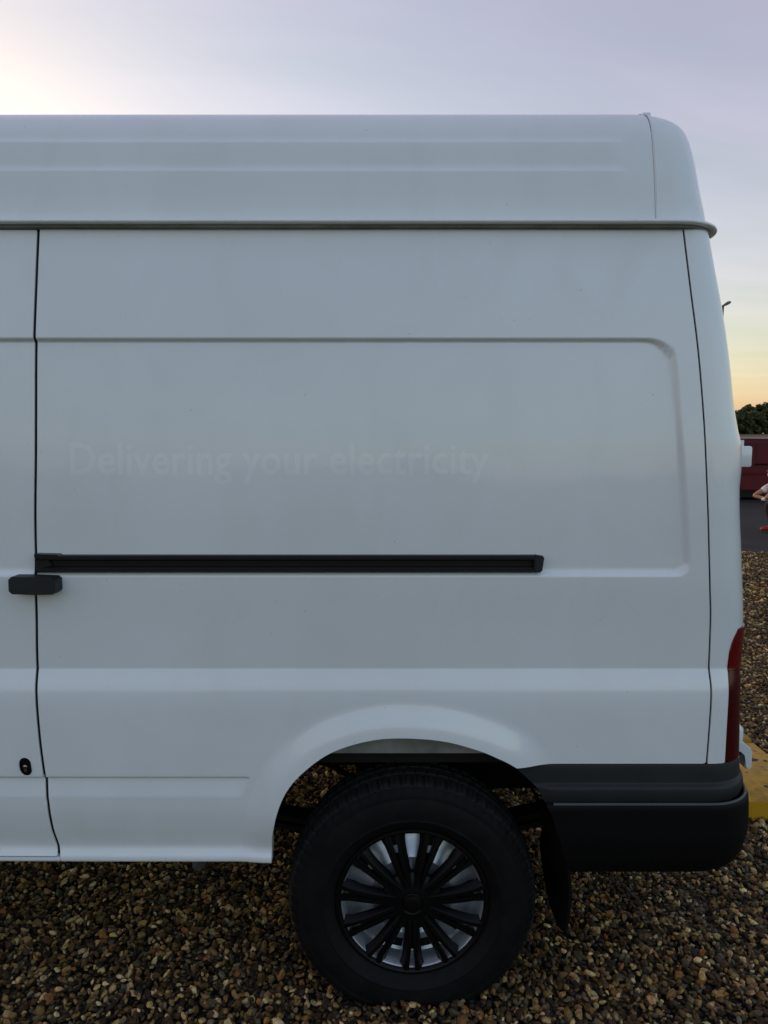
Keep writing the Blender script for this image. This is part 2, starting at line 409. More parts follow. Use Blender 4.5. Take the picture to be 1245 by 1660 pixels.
# ---- rear corner pillar, wraps from the side to the back
pil_xr = pchip([.693, .809, .901, .965, 1.083, 1.298, 1.491, 1.548, 1.608, 1.646, 1.714, 1.815, 1.982, 2.08, 2.191], [1.0266, 1.0217, 1.0182, 1.0187, 1.0257, 1.0092, .9949, .999, .9971, .9863, .9713, .9583, .9314, .9114, .8913])
lens_x = pchip([.70, .752, .897, .994, 1.045, 1.076, 1.11], [.931, .932, .934, .938, .941, .949, .969])
TH = np.concatenate([np.linspace(0, math.pi/2, 60)])
def pillar_grid(zs, off=0.0, yc=.2, yend=.30):
    X = np.zeros((len(zs), len(TH)+6)); Y = X.copy(); Z = X.copy()
    for i, z in enumerate(zs):
        x0 = float(rseam(z))+.0026; y0 = float(base_y(z))-off; xr = float(pil_xr(z))+off
        s = np.sin(TH)**(2/2.5); c = np.cos(TH)**(2/2.5)
        X[i, :len(TH)] = x0+(xr-x0)*s; Y[i, :len(TH)] = y0+(yc-y0)*(1-c)
        t = np.linspace(0, 1, 7)[1:]; X[i, len(TH):] = xr+.004*t; Y[i, len(TH):] = yc+(yend-yc)*t
        Z[i] = z
    return np.stack([X, Y, Z], 2)
zs = fine(.735, 2.186, .012, [1.004, .745, 1.1], .004, .03)
P = pillar_grid(zs)
fx = np.where(P[..., 2] < 1.11, lens_x(P[..., 2])-P[..., 0], 9)
slope = np.where((P[..., 2] >= 1.11), (P[..., 2]-1.11)*1.2+.0005, fx)
F_ = np.minimum.reduce([np.where(P[..., 1] > .27, .3-P[..., 1]+1e-4, slope), 2.180-P[..., 2], P[..., 2]-.7445, np.where(P[..., 2] < 1.108, fx, 9)])
under(sheet('rear_pillar', P, F_, 'paint', van, rim=(.0, .02, 0)))
P2 = pillar_grid(np.linspace(.735, 1.115, 60), off=.001, yend=.24)
F2 = np.minimum.reduce([P2[..., 0]-lens_x(P2[..., 2])-.0015, 1.109-P2[..., 2], P2[..., 2]-.7445])
under(sheet('tail_light', P2, np.minimum(F2, .995-P2[..., 2]), 'red_lens', van, rim=(-.012, .012, 0)))
P2u = pillar_grid(np.linspace(.985, 1.115, 40), off=.003, yend=.24); F2u = np.minimum.reduce([P2u[..., 0]-lens_x(P2u[..., 2])-.0015, 1.109-P2u[..., 2], P2u[..., 2]-.997])
under(sheet('brake_light', P2u, F2u, 'red_lens2', van, rim=(-.012, .012, 0)))
P3 = pillar_grid(np.linspace(.735, 1.115, 30), off=-.008, yend=.27); F3 = np.minimum(P3[..., 0]-lens_x(P3[..., 2])+.01, 1.12-P3[..., 2])
under(sheet('lamp_housing', P3, F3, 'seal', van, rim=None))
# ---- roof: stacked rounded-rectangle slices
yi = pchip([2.165, 2.25, 2.326, 2.403, 2.44, 2.465, 2.485, 2.50, 2.515, 2.535, 2.55, 2.565, 2.575], [.075, .081, .088, .100, .110, .122, .139, .160, .195, .26, .36, .52, .8])
xr_roof = pchip([2.165, 2.237, 2.312, 2.387, 2.43, 2.46, 2.48, 2.495, 2.508, 2.525, 2.545, 2.565, 2.575], [.905, .890, .8745, .862, .853, .845, .835, .818, .790, .73, .60, .38, .1])
W2 = 1.90                                 # overall width
def roof_ring(z, off=0.0, nseg=26):
    """half outline from the near side, round the rear, to the far side, then the front"""
    y0 = float(yi(z))-off; y1 = W2-y0; xr = float(xr_roof(z))+off; r = min(.13+off, (y1-y0)*.45)
    xf = -2.55+(z-2.165)*.9+ (0 if z < 2.49 else (z-2.49)*6) - off
    pts = []
    for x in np.concatenate([np.linspace(xf+.25, -1.2, 14), np.linspace(-1.15, .55, 60), np.linspace(.56, xr-r, 20)]): pts.append((x, y0))
    for a in np.linspace(0, math.pi/2, nseg)[1:]: pts.append((xr-r+r*math.sin(a), y0+r*(1-math.cos(a))))
    for y in np.linspace(y0+r, y1-r, 12)[1:-1]: pts.append((xr, y))
    for a in np.linspace(0, math.pi/2, 10): pts.append((xr-r+r*math.cos(a), y1-r+r*math.sin(a)))
    for x in np.linspace(xr-r, xf+.25, 30)[1:]: pts.append((x, y1))
    for a in np.linspace(0, math.pi/2, 8)[1:]: pts.append((xf+.25-.25*math.sin(a), y1-.25*(1-math.cos(a))))
    for y in np.linspace(y1-.25, y0+.25, 10)[1:]: pts.append((xf, y))
    for a in np.linspace(0, math.pi/2, 8)[1:-1]: pts.append((xf+.25-.25*math.cos(a), y0+.25-.25*math.sin(a)))
    return pts
zs = np.concatenate([fine(2.186, 2.50, .010, [2.403, 2.326], .0022, .012), np.linspace(2.503, 2.575, 40)])
rings = np.array([[(x, y, z) for x, y in roof_ring(z)] for z in zs])
X, Y, Z = rings[..., 0], rings[..., 1], rings[..., 2]
near = (Y < .5) & (X < .70)
fd = sstep(.645, .60, X)*near
for zr in (2.403, 2.326):
    Y -= fd*.0050*np.where(Z > zr, 1-sstep(zr, zr+.011, Z), np.clip((Z-(zr-.062))/.062, 0, 1))
Y += near*waviness(X, Z*1.3)*1.2
nr, nc = X.shape; vv = rings.reshape(-1, 3).tolist(); ff = []
for i in range(nr-1):
    for j in range(nc):
        j2 = (j+1) % nc; ff.append((i*nc+j, i*nc+j2, (i+1)*nc+j2, (i+1)*nc+j))
ff.append([(nr-1)*nc+j for j in range(nc)])
roof = under(new_obj('roof', py_mesh('roof', vv, ff), 'paint', van))
# rear cap joint on the roof: a raised bead with a dirty edge
def roof_path(x0, off, zs_): return [(x0, float(yi(z))-off, z) for z in zs_]
bz = np.concatenate([np.linspace(2.200, 2.48, 26), np.linspace(2.485, 2.572, 30)])
xb = np.interp(bz, [2.2, 2.4, 2.575], [.722, .714, .709])
tube_obj('roof_joint_bead', [(x, float(yi(z))+.0022, z) for x, z in zip(xb, bz)], .0042, 'paint', roof, 8)
tube_obj('joint_dirt', [(x-.0062, float(yi(z))+.0017, z) for x, z in zip(xb, bz)], .0021, 'sealant', roof, 6)
bmx = bmesh.new(); add_box(bmx, (.697, .150, 2.490), (.721, .19, 2.5035), .005); new_obj('joint_cap', bm_mesh('joint_cap', bmx, angle=50), 'paint', roof)
# gutter lip round the foot of the roof
def lip(name, prof, m, parent):
    base = roof_ring(2.18); n = len(base); v = []; f = []
    P_ = np.array(base); T = np.roll(P_, -1, 0)-np.roll(P_, 1, 0); T /= np.linalg.norm(T, axis=1)[:, None]+1e-9
    Nn = np.stack([T[:, 1], -T[:, 0]], 1)
    k = len(prof)
    for (x, y), (nx, ny) in zip(P_, Nn):
        for o_, z in prof: v.append((x+nx*o_, y+ny*o_, z))
    for i in range(n):
        i2 = (i+1) % n
        for j in range(k): f.append((i*k+j, i*k+(j+1) % k, i2*k+(j+1) % k, i2*k+j))
    o = new_obj(name, py_mesh(name, v, f), m, parent); return o
lip('gutter', [(-.02, 2.204), (.006, 2.201), (.015, 2.199), (.020, 2.196), (.0225, 2.192), (.020, 2.188), (.014, 2.1865), (-.02, 2.185)], 'paint', roof)
lip('gutter_sealant', [(-.02, 2.187), (.004, 2.187), (.006, 2.183), (.004, 2.179), (-.02, 2.178)], 'sealant', roof)
lip('gutter_gap_seal', [(-.03, 2.1848), (.001, 2.1838), (.000, 2.178), (-.03, 2.176)], 'sealant', roof)  # grey sealant filling the gap under the gutter lip
# ---- lettering left by removed vinyl
fc = bpy.data.curves.new('lettering', 'FONT'); fc.body = 'Delivering your electricity'; fc.size = .1; fc.resolution_u = 3; fc.space_character = 1.03
to = bpy.data.objects.new('lettering_tmp', fc); COL.objects.link(to); bpy.context.view_layer.update()
tm = bpy.data.meshes.new_from_object(to.evaluated_get(bpy.context.evaluated_depsgraph_get())); bpy.data.objects.remove(to)
n = len(tm.vertices); c = np.zeros(n*3); tm.vertices.foreach_get('co', c); c = c.reshape(-1, 3)
x0, x1 = c[:, 0].min(), c[:, 0].max(); asc = c[:, 1].max()
c = np.stack([-.832+(c[:, 0]-x0)*(.276+.832)/(x1-x0), 1.533+c[:, 1]*(.081/asc)], 1)
ec = {}
for p in tm.polygons:
    for k in p.edge_keys: ec[k] = ec.get(k, 0)+1
E_ = np.array([(c[a], c[b]) for (a, b), k in ec.items() if k == 1])        # glyph outlines
bpy.data.meshes.remove(tm)
X, Z = np.meshgrid(np.arange(-.84, .29, .0016), np.arange(1.505, 1.622, .0016)); D = np.full(X.shape, 1.); ins = np.zeros(X.shape, bool)
for (ax, az), (bx, bz_) in E_:
    j0, j1 = np.searchsorted(X[0], [min(ax, bx)-.02, max(ax, bx)+.02]); XX, ZZ = X[:, j0:j1], Z[:, j0:j1]
    dx, dz = bx-ax, bz_-az; t_ = np.clip(((XX-ax)*dx+(ZZ-az)*dz)/(dx*dx+dz*dz+1e-14), 0, 1)
    D[:, j0:j1] = np.minimum(D[:, j0:j1], np.hypot(XX-ax-t_*dx, ZZ-az-t_*dz))
    if az != bz_: ins ^= ((az > Z) != (bz_ > Z)) & (X < dx*(Z-az)/dz+ax)
sdf = np.where(ins, D, -D)+.0017
lt = under(sheet('lettering', np.stack([X, side_y(X, Z, False)-.00035, Z], 2), sdf, 'letter', van, rim=None)); tag(lt, label='faint ghost lettering reading Delivering your electricity')
# ---- sliding door rail, carriage cover, lock
bm = bmesh.new()
def xsec(bm, poly, x0, x1):
    """poly of (y,z), extruded in x"""
    a = [bm.verts.new((x0, y, z)) for y, z in poly]; b = [bm.verts.new((x1, y, z)) for y, z in poly]; n = len(poly)
    bm.faces.new(a); bm.faces.new(b[::-1])
    for i in range(n): bm.faces.new((a[i], b[i], b[(i+1) % n], a[(i+1) % n]))
xsec(bm, [(.03, 1.3175), (.007, 1.3175), (.0045, 1.315), (.0045, 1.3065), (.009, 1.303), (.018, 1.302), (.0185, 1.287), (.009, 1.2835), (.007, 1.281), (.004, 1.2795), (.004, 1.2735), (.007, 1.271), (.03, 1.271)], -.928, .400)
rail = under(new_obj('door_rail', bm_mesh('door_rail', bm, angle=30), 'rail', van))
bm = bmesh.new(); add_prism(bm, [(.400, 1.2705), (.421, 1.272), (.4265, 1.3145), (.400, 1.3185)], .0015, .03); bmesh.ops.bevel(bm, geom=bm.edges[:], offset=.003, segments=2, affect='EDGES')
new_obj('rail_end_cap', bm_mesh('rail_end_cap', bm, angle=40), 'plastic', rail)
bm = bmesh.new(); add_prism(bm, [(-.927, 1.322), (-.868, 1.3205), (-.856, 1.314), (-.90, 1.3115), (-.927, 1.312)], -.001, .03); add_prism(bm, [(-.93, 1.306), (-.895, 1.305), (-.885, 1.290), (-.93, 1.277), (-.9335, 1.262)], .008, .03)
new_obj('rail_front_bracket', bm_mesh('rail_front_bracket', bm, angle=40), 'rail', rail)
bm = bmesh.new()
add_prism(bm, [(-.984, 1.258), (-.976, 1.266), (-.925, 1.2655), (-.869, 1.2635), (-.861, 1.256), (-.861, 1.226), (-.869, 1.219), (-.922, 1.218), (-.976, 1.220), (-.984, 1.228)], -.030, .010)
ed = [e for e in bm.edges if all(v.co.y < -.03 for v in e.verts)]
bmesh.ops.bevel(bm, geom=ed, offset=.009, segments=4, affect='EDGES', profile=.6)
under(new_obj('carriage_cover', bm_mesh('carriage_cover', bm, angle=50), 'plastic', van))
bm = bmesh.new()
def oval(cx, cz, rx, h, n=10, tilt=0):
    p = []
    for k in range(2*n+2):
        a = math.pi*k/n if k <= n else math.pi*(k-1)/n
        cx_, cz_ = rx*math.cos(a), rx*math.sin(a)+(h-rx if k <= n else -(h-rx)); p.append((cx+cx_+tilt*-cz_, cz+cz_))
    return p
add_prism(bm, oval(-.977, .737, .0150, .0245, tilt=.12), -.0075, .004); bmesh.ops.bevel(bm, geom=[e for e in bm.edges if all(v.co.y < -.005 for v in e.verts)], offset=.002, segments=2, affect='EDGES')
lock = under(new_obj('door_lock', bm_mesh('door_lock', bm, angle=40), 'trim', van))
v_, f_ = lathe_y([(.0, -.0095), (.005, -.0095), (.0062, -.0085), (.0062, -.006)], 16); me = py_mesh('key_barrel', [(x-.977, y, z+.737) for x, y, z in v_], f_); new_obj('key_barrel', me, 'chrome', lock)
bm = bmesh.new(); add_prism(bm, oval(-.9755, .728, .0045, .0055), -.0088, -.006); new_obj('lock_flap', bm_mesh('lock_flap', bm, angle=40), 'chrome', lock)
# ---- rear bumper: side return, corner and back, in two pieces
def bumper_piece(name, zprof, m, clipfront, x_in=.30):
    """zprof rows of (z, y offset outwards, rear x)"""
    rows = []
    for z, y0, xr in zprof:
        r = .14; xs = np.linspace(x_in, xr-r, 40); row = [(x, y0 if m != 'plastic' else -.004+(y0+.004)*(1 if y0 > .003 else float(sstep(.40, .455, x))), z) for x in xs]
        row += [(xr-r+r*math.sin(a), y0+r*(1-math.cos(a)), z) for a in np.linspace(0, math.pi/2, 20)[1:]]
        row += [(xr+.015*math.sin(math.pi*t), y0+r+t*(1.9-2*y0-2*r), z) for t in np.linspace(0, 1, 16)[1:-1]]
        row += [(xr-r+r*math.cos(a), 1.9-y0-r+r*math.sin(a), z) for a in np.linspace(0, math.pi/2, 14)]
        row += [(x, 1.9-y0, z) for x in np.linspace(xr-r, x_in+.1, 12)[1:]]
        rows.append(row)
    P_ = np.array(rows); Fx = np.where(P_[..., 1] < .5, clipfront(P_[..., 0], P_[..., 2]), 1.0)
    return under(sheet(name, P_, Fx, m, van, rim=(0, .004, 0)))
def front_cut(X_, Z_): return X_-np.interp(Z_, [.41, .46, .526, .612, .678, .741], [.528, .500, .481, .454, .418, .352])
up = pchip([.615, .634, .642, .665, .678, .685, .689, .694, .72, .740, .7435, .7455], [.006, -.010, -.0165, -.0195, -.0185, -.013, -.0055, -.005, -.0035, -.001, .004, .02])
upx = pchip([.634, .665, .685, .70, .74, .7455], [1.024, 1.029, 1.026, 1.025, 1.017, 1.01])
bumper = bumper_piece('rear_bumper', [(z, float(up(z)), float(upx(z))) for z in np.concatenate([np.linspace(.60, .634, 4), np.linspace(.636, .7455, 50)])], 'plastic', front_cut)
low = pchip([.412, .418, .43, .45, .49, .55, .62, .633, .638, .6395], [.05, .02, .004, -.010, -.024, -.031, -.031, -.0295, -.026, -.02])
lowx = pchip([.412, .42, .44, .49, .55, .63, .6395], [.98, 1.0, 1.024, 1.037, 1.044, 1.040, 1.035])
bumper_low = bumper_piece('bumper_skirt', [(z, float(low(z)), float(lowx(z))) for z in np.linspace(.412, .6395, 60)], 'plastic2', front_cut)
# bumper shelf closing the top of the skirt
rim_pts = [(x, -.022, .6375) for x in np.linspace(.46, .895, 12)]+[(.895+.14*math.sin(a), -.022+.14*(1-math.cos(a)), .6375) for a in np.linspace(0, math.pi/2, 14)[1:]]+[(1.036, y, .6375) for y in np.linspace(.15, 1.75, 8)]
tube_obj('skirt_rim', rim_pts, .0048, 'rim_plastic', bumper_low, 8); bumper_low.children[0].location = (0, 0, 0)
# ---- mud flap behind the rear wheel
def flap_sheet(y_a, y_b):
    xs_, v, f = [], [], []
    nz_, ny_ = 22, 12
    for i in range(nz_+1):
        t = i/nz_
        for j in range(ny_+1):
            s = j/ny_; y = y_a+(y_b-y_a)*s
            zb = .235+.06*(abs(2*s-.55)**2.2); z = .56+(zb-.56)*t
            x = .470+.075*t-.035*t*t*1.2+.010*math.sin(t*3)+.02*(1-s)*t*(1-t)-.022*s
            v.append((x, y, z))
    for i in range(nz_):
        for j in range(ny_): a = i*(ny_+1)+j; f.append((a, a+1, a+ny_+2, a+ny_+1))
    bm = bmesh.new(); me = bpy.data.meshes.new('t'); me.from_pydata(v, [], f); bm.from_mesh(me); bpy.data.meshes.remove(me)
    bmesh.ops.solidify(bm, geom=bm.faces[:], thickness=.008)
    return bm
under(new_obj('mud_flap', bm_mesh('mud_flap', flap_sheet(.0, .23), angle=40), 'plastic2', van))
under(new_obj('mud_flap', bm_mesh('mud_flap', flap_sheet(1.67, 1.90), angle=40), 'plastic2', van))
# ---- rear hinges
def hinge(z, w_):
    bm = bmesh.new(); add_box(bm, (1.005, .245, z), (1.091+w_, .285, z+.062), .006)
    h = under(new_obj('hinge', bm_mesh('hinge', bm, angle=40), 'paint', van))
    bm = bmesh.new(); add_tube(bm, [(1.060+w_, .275, z+.060), (1.060+w_, .275, z+.080)], .017, 14); add_box(bm, (.99, .26, z+.064), (1.058+w_, .29, z+.079), .004)
    new_obj('hinge_knuckle', bm_mesh('hinge_knuckle', bm, angle=40), 'paint', h)
    box_obj('hinge_bracket', (1.0, .288, z+.004), (1.045+w_, .31, z+.060), 'seal', h, .004)
    return h
hinge(1.543, 0.0)
hl = empty('t'); bpy.data.objects.remove(hl)
bm = bmesh.new(); add_prism(bm, [(1.03, .722), (1.086, .716), (1.114, .692), (1.114, .630), (1.106, .628), (1.094, .632), (1.094, .676), (1.080, .690), (1.03, .690)], .20, .24); bmesh.ops.bevel(bm, geom=bm.edges[:], offset=.004, segments=2, affect='EDGES')
h2 = under(new_obj('hinge', bm_mesh('hinge', bm, angle=40), 'paint', van))
bm = bmesh.new(); add_tube(bm, [(1.066, .215, .722), (1.066, .215, .752), (1.052, .215, .778)], [.022, .022, .012], 14); new_obj('hinge_knuckle', bm_mesh('hinge_knuckle', bm, angle=40), 'paint', h2)
# ---- rear doors and far side
zs = np.linspace(.745, 2.18, 30)
def back_panel(name, ya, yb):
    v = []; f = []
    for z in zs:
        for y in np.linspace(ya, yb, 8): v.append((float(pil_xr(z))+.006+.012*math.sin(math.pi*(y-.2)/1.5), y, z))
    for i in range(len(zs)-1):
        for j in range(7): a = i*8+j; f.append((a, a+1, a+9, a+8))
    d = under(new_obj(name, py_mesh(name, v, f), 'paint', van)); return d
d1 = back_panel('rear_door', .306, .945); d2 = back_panel('rear_door', .955, 1.594)
box_obj('door_handle', (1.030, .90, 1.15), (1.055, .94, 1.32), 'plastic', d1, .006)
P4 = pillar_grid(np.linspace(.746, 2.186, 50)); P4[..., 1] = W2-P4[..., 1]
F4 = np.where(P4[..., 2] < 1.11, np.where(P4[..., 0] > .94, -1., 1.), 1.)
under(sheet('rear_pillar', P4, F4, 'paint', van, rim=(0, -.02, 0), flip=True))
P5 = P2.copy(); P5[..., 1] = W2-P5[..., 1]
under(sheet('tail_light', P5, F2, 'red_lens', van, rim=(-.012, -.012, 0), flip=True))
xs = np.concatenate([np.linspace(-2.16, -.4, 20), np.linspace(-.38, .9, 60)]); zs2 = np.linspace(.44, 2.186, 90); X, Z = np.meshgrid(xs, zs2)
Fq = np.minimum.reduce([(rseam(Z)-.002)-X, 2.18-Z, arch_dist(X, Z), np.where(X > .3, Z-.7445, Z-.457)])
under(sheet('far_side_panel', np.stack([X, W2-base_y(Z), Z], 2), Fq, 'paint', van, rim=(0, -.03, 0), flip=True))
# ---- cab, ahead of the sliding door
cab_poly = [(-2.165, .46), (-2.165, 2.18), (-2.52, 2.16), (-2.75, 2.05), (-3.42, 1.40), (-3.95, 1.17), (-4.18, 1.02), (-4.26, .80), (-4.25, .46), (-3.64, .46), (-3.60, .60), (-3.48, .74), (-3.22, .80), (-2.96, .74), (-2.84, .60), (-2.80, .46)]
bm = bmesh.new(); add_prism(bm, cab_poly, .02, W2-.02)
for vtx in bm.verts:
    t = max(0, vtx.co.z-1.2)/1.0
    vtx.co.y += (.07*t if vtx.co.y < .9 else -.07*t)
bmesh.ops.bevel(bm, geom=bm.edges[:], offset=.02, segments=2, affect='EDGES')
cab = under(new_obj('cab', bm_mesh('cab', bm, angle=35), 'paint', van))
for yy, sg in ((.02, -1), (W2-.02, 1)):
    bm = bmesh.new(); tt = .5*.07
    a = [(-2.36, 1.38), (-2.36, 1.90), (-2.72, 1.90), (-3.20, 1.42), (-3.18, 1.38)]
    vs = [bm.verts.new((x, yy-sg*(.07*(z-1.2))+sg*.004, z)) for x, z in a]; bm.faces.new(vs)
    new_obj('cab_window', bm_mesh('cab_window', bm), 'glass', cab)
    box_obj('door_handle', (-2.50, yy-.02 if sg < 0 else yy, 1.18), (-2.34, yy if sg < 0 else yy+.02, 1.22), 'plastic', cab, .006)
bm = bmesh.new(); vs = [bm.verts.new(p) for p in [(-2.80, .12, 2.02), (-2.80, W2-.12, 2.02), (-3.42, W2-.10, 1.42), (-3.42, .10, 1.42)]]; bm.faces.new(vs)
for q in bm.verts: q.co += Vector((-.012, 0, .012))
new_obj('windscreen', bm_mesh('windscreen', bm), 'glass', cab)
box_obj('front_bumper', (-4.33, .05, .42), (-4.20, W2-.05, .72), 'plastic', cab, .03)
for yy in (.10, W2-.42): box_obj('headlight', (-4.27, yy, .84), (-4.12, yy+.32, 1.02), 'lamp_clear', cab, .03)
# ---- underbody
box_obj('floor_pan', (-2.15, .10, .70), (.88, 1.80, .74), 'under', van).location = VP
for yy in (.50, 1.32): box_obj('chassis_rail', (-2.15, yy, .50), (.98, yy+.08, .70), 'under', van, .006).location = VP
for yy in (.34, 1.50):
    bm = bmesh.new()
    for k in range(2):
        pts = [(x, .335-.018*k+.11*abs((x-.08)/.62)**2*(1 if x > .08 else .9)) for x in np.linspace(-.50, .68, 22)]
        if k: pts = [p for p in pts if abs(p[0]-.08) < .62]
        poly = pts+[(x, z+.030) for x, z in pts[::-1]]
        add_prism(bm, poly, yy, yy+.07)
    under(new_obj('leaf_spring', bm_mesh('leaf_spring', bm, angle=40), 'under', van))
tube_obj('rear_axle', [(.08, .25, .308), (.08, 1.65, .308)], .045, 'under', van).location = VP
bm = bmesh.new(); bmesh.ops.create_uvsphere(bm, u_segments=20, v_segments=12, radius=.14)
for q in bm.verts: q.co = Vector((q.co.x+.08, q.co.y*.7+.95, q.co.z+.308))
under(new_obj('differential', bm_mesh('differential', bm, smooth=True), 'under', van))
tube_obj('shock_absorber', [(.16, .42, .30), (.22, .46, .72)], .028, 'under', van).location = VP
tube_obj('brake_hose', [(-.30, .40, .56), (-.24, .50, .52), (-.18, .58, .46), (-.12, .62, .40), (-.02, .66, .36)], .010, 'under', van, 8).location = VP
tube_obj('exhaust_pipe', [(-.72, .50, .50), (-.64, .33, .40), (-.567, .20, .318)], .018, 'lamp_metal', van).location = VP
bm = bmesh.new(); xx = np.linspace(-.20, .36, 30); add_prism(bm, [(x, .748) for x in xx]+[(x, .93) for x in xx[::-1]], .055, .066)
under(new_obj('inner_wheelhouse', bm_mesh('inner_wheelhouse', bm, angle=40), 'galv', van))
box_obj('wheelhouse_box', (-.34, .068, .742), (.50, .40, .96), 'under', van).location = VP
box_obj('spare_wheel_carrier', (.18, .58, .365), (.80, 1.30, .70), 'under', van, .03).location = VP
box_obj('axle_cover', (-.10, .56, .40), (.20, .86, .70), 'under', van, .03).location = VP
box_obj('fuel_tank', (-1.9, .30, .42), (-.75, .48, .70), 'under', van, .03).location = VP

# ---- wheels
def tyre_mesh():
    prof = [(.205, .175), (.222, .192), (.255, .205), (.295, .207), (.318, .196), (.331, .185), (.3375, .176), (.3405, .165), (.3425, .150),
            (.3435, .140), (.3435, .139), (.3355, .137), (.3355, .129), (.344, .127), (.345, .112), (.345, .102), (.337, .100), (.337, .092), (.345, .090),
            (.345, .080), (.344, .066), (.3355, .064), (.3355, .056), (.3435, .054), (.3425, .043), (.3405, .028), (.3375, .018), (.331, .009), (.322, .0015),
            (.314, -.003), (.313, -.0045), (.306, -.0065), (.3045, -.0060), (.295, -.0105), (.280, -.0135), (.262, -.0130), (.252, -.0120), (.2505, -.0135), (.2475, -.0135), (.246, -.0115), (.236, -.0070), (.228, .002), (.222, .010), (.216, .016), (.205, .020)]
    pitches = 68; sub = 8; seg = pitches*sub; n = len(prof); v = []; f = []
    prof = [(.205+(r-.205)*(.157/.140), y) for r, y in prof]
    for k in range(seg):
        a = 2*math.pi*k/seg; ph = k % sub; c_, s_ = math.cos(a), math.sin(a)
        for i, (r, y) in enumerate(prof):
            sh = 19 <= i
            if 23 <= i <= 28 and ph in (0, 1): r -= (.0065 if i < 27 else .004)*(1 if ph == 0 else .9)
            if 23 <= i <= 26 and ph == 5: r -= .0035
            if 4 <= i <= 10 and ph in (3, 4): r -= .006
            if 13 <= i <= 15 and ph in (2,): r -= .004
            if 18 <= i <= 20 and ph in (6,): r -= .004
            if i in (36, 37, 38) and False: r += 0
            v.append((r*c_, y, r*s_))
    for k in range(seg):
        k2 = (k+1) % seg
        for i in range(n-1): f.append((k*n+i, k*n+i+1, k2*n+i+1, k2*n+i))
    for i in range(0): pass
    me = py_mesh('tyre', v, f)
    me.polygons.foreach_set('material_index', np.tile(np.array([1 if 4 <= i <= 26 else 0 for i in range(n-1)], dtype=np.int32), seg))
    try: me.set_sharp_from_angle(angle=R(38))
    except Exception: pass
    return me
def rim_mesh():
    prof = [(.0, .050), (.045, .050), (.050, .054), (.085, .056), (.100, .048), (.118, .040), (.130, .046), (.150, .060), (.168, .070), (.186, .074), (.194, .070), (.196, .045), (.200, .022), (.206, .012), (.214, .008), (.219, .010), (.219, .016), (.210, .022), (.204, .05), (.202, .17), (.215, .19)]
    seg = 160; v, f = [], []; n = len(prof)
    for k in range(seg):
        a = 2*math.pi*k/seg
        for r, y in prof: v.append((r*math.cos(a), y, r*math.sin(a)))
    holes = 10
    for k in range(seg):
        k2 = (k+1) % seg; inhole = ((k+4) % (seg//holes)) < 8
        for i in range(n-1):
            if inhole and i in (7, 8): continue
            f.append((k*n+i, k*n+i+1, k2*n+i+1, k2*n+i))
    bm = bmesh.new(); me = bpy.data.meshes.new('t'); me.from_pydata(v, [], f); bm.from_mesh(me); bpy.data.meshes.remove(me)
    for k in range(5):
        a = 2*math.pi*(k+.3)/5; add_tube(bm, [(.08*math.cos(a), .056, .08*math.sin(a)), (.08*math.cos(a), .036, .08*math.sin(a))], .011, 6)
    return bm_mesh('rim', bm, angle=35)
def trim_mesh():
    """black wheel trim: outer ring, eleven double-bladed spokes with sloping flanks, domed centre"""
    bm = bmesh.new()
    ring = [(.204, .014), (.207, .009), (.213, .006), (.219, .007), (.2215, .012), (.219, .018), (.208, .022)]
    v_, f_ = lathe_y(ring, 120, close=True); me = py_mesh('t', v_, f_); bm.from_mesh(me); bpy.data.meshes.remove(me)
    cap = [(.0, -.006), (.010, -.0062), (.018, -.0055), (.0235, -.004), (.0255, -.001), (.0262, .003), (.0285, .004), (.032, .0015), (.046, .003), (.060, .005), (.076, .010), (.086, .016), (.089, .024), (.087, .03)]
    v_, f_ = lathe_y(cap, 80); me = py_mesh('t', v_, f_); bm.from_mesh(me); bpy.data.meshes.remove(me)
    for k in range(11):
        a = -math.pi/2+2*math.pi*k/11
        e = Vector((math.cos(a), 0, math.sin(a))); t = Vector((-math.sin(a), 0, math.cos(a))); Yv = Vector((0, 1, 0))
        nseg = 9; secs = []
        for side in (-1, 1):
            rows = []
            for i in range(nseg+1):
                u = i/nseg; r = .045+u*(.210-.045)
                inner = .0010+.0070*sstep(.35, 1, u); outer = .0155+.0100*u+.0060*sstep(.75, 1, u)
                yf = .004+.006*math.sin(u*math.pi*.5)*0+(-.006*math.sin(u*math.pi)); yf += .004*u
                ridge = outer*.72
                prof_ = [(inner, yf+.017), (inner, yf+.003), (inner+.0015, yf), (ridge, yf), (ridge+.001, yf+.001), (outer+.0055*u+.002, yf+.020)]
                rows.append([bm.verts.new(e*r+t*(side*p)+Yv*y) for p, y in prof_])
            for r0, r1 in zip(rows, rows[1:]):
                for j in range(len(r0)-1): bm.faces.new((r0[j], r0[j+1], r1[j+1], r1[j]))
        # web joining the two blades, set back
        w0 = [bm.verts.new(e*r+t*s*.004+Yv*.019) for r in (.04, .150) for s in (-1, 1)]
        bm.faces.new((w0[0], w0[1], w0[3], w0[2]))
    return bm_mesh('wheel_trim', bm, angle=28)
tyre_me, rim_me, trim_me = tyre_mesh(), rim_mesh(), trim_mesh()
M['tread'] = mat('dusty_tread_rubber', (.022, .021, .020), .75, spec=.2, var2=(.012, .012, .012), vscale=30)
for me, m in ((tyre_me, 'rubber'), (tyre_me, 'tread'), (rim_me, 'steel'), (trim_me, 'trim')): me.materials.append(M[m])
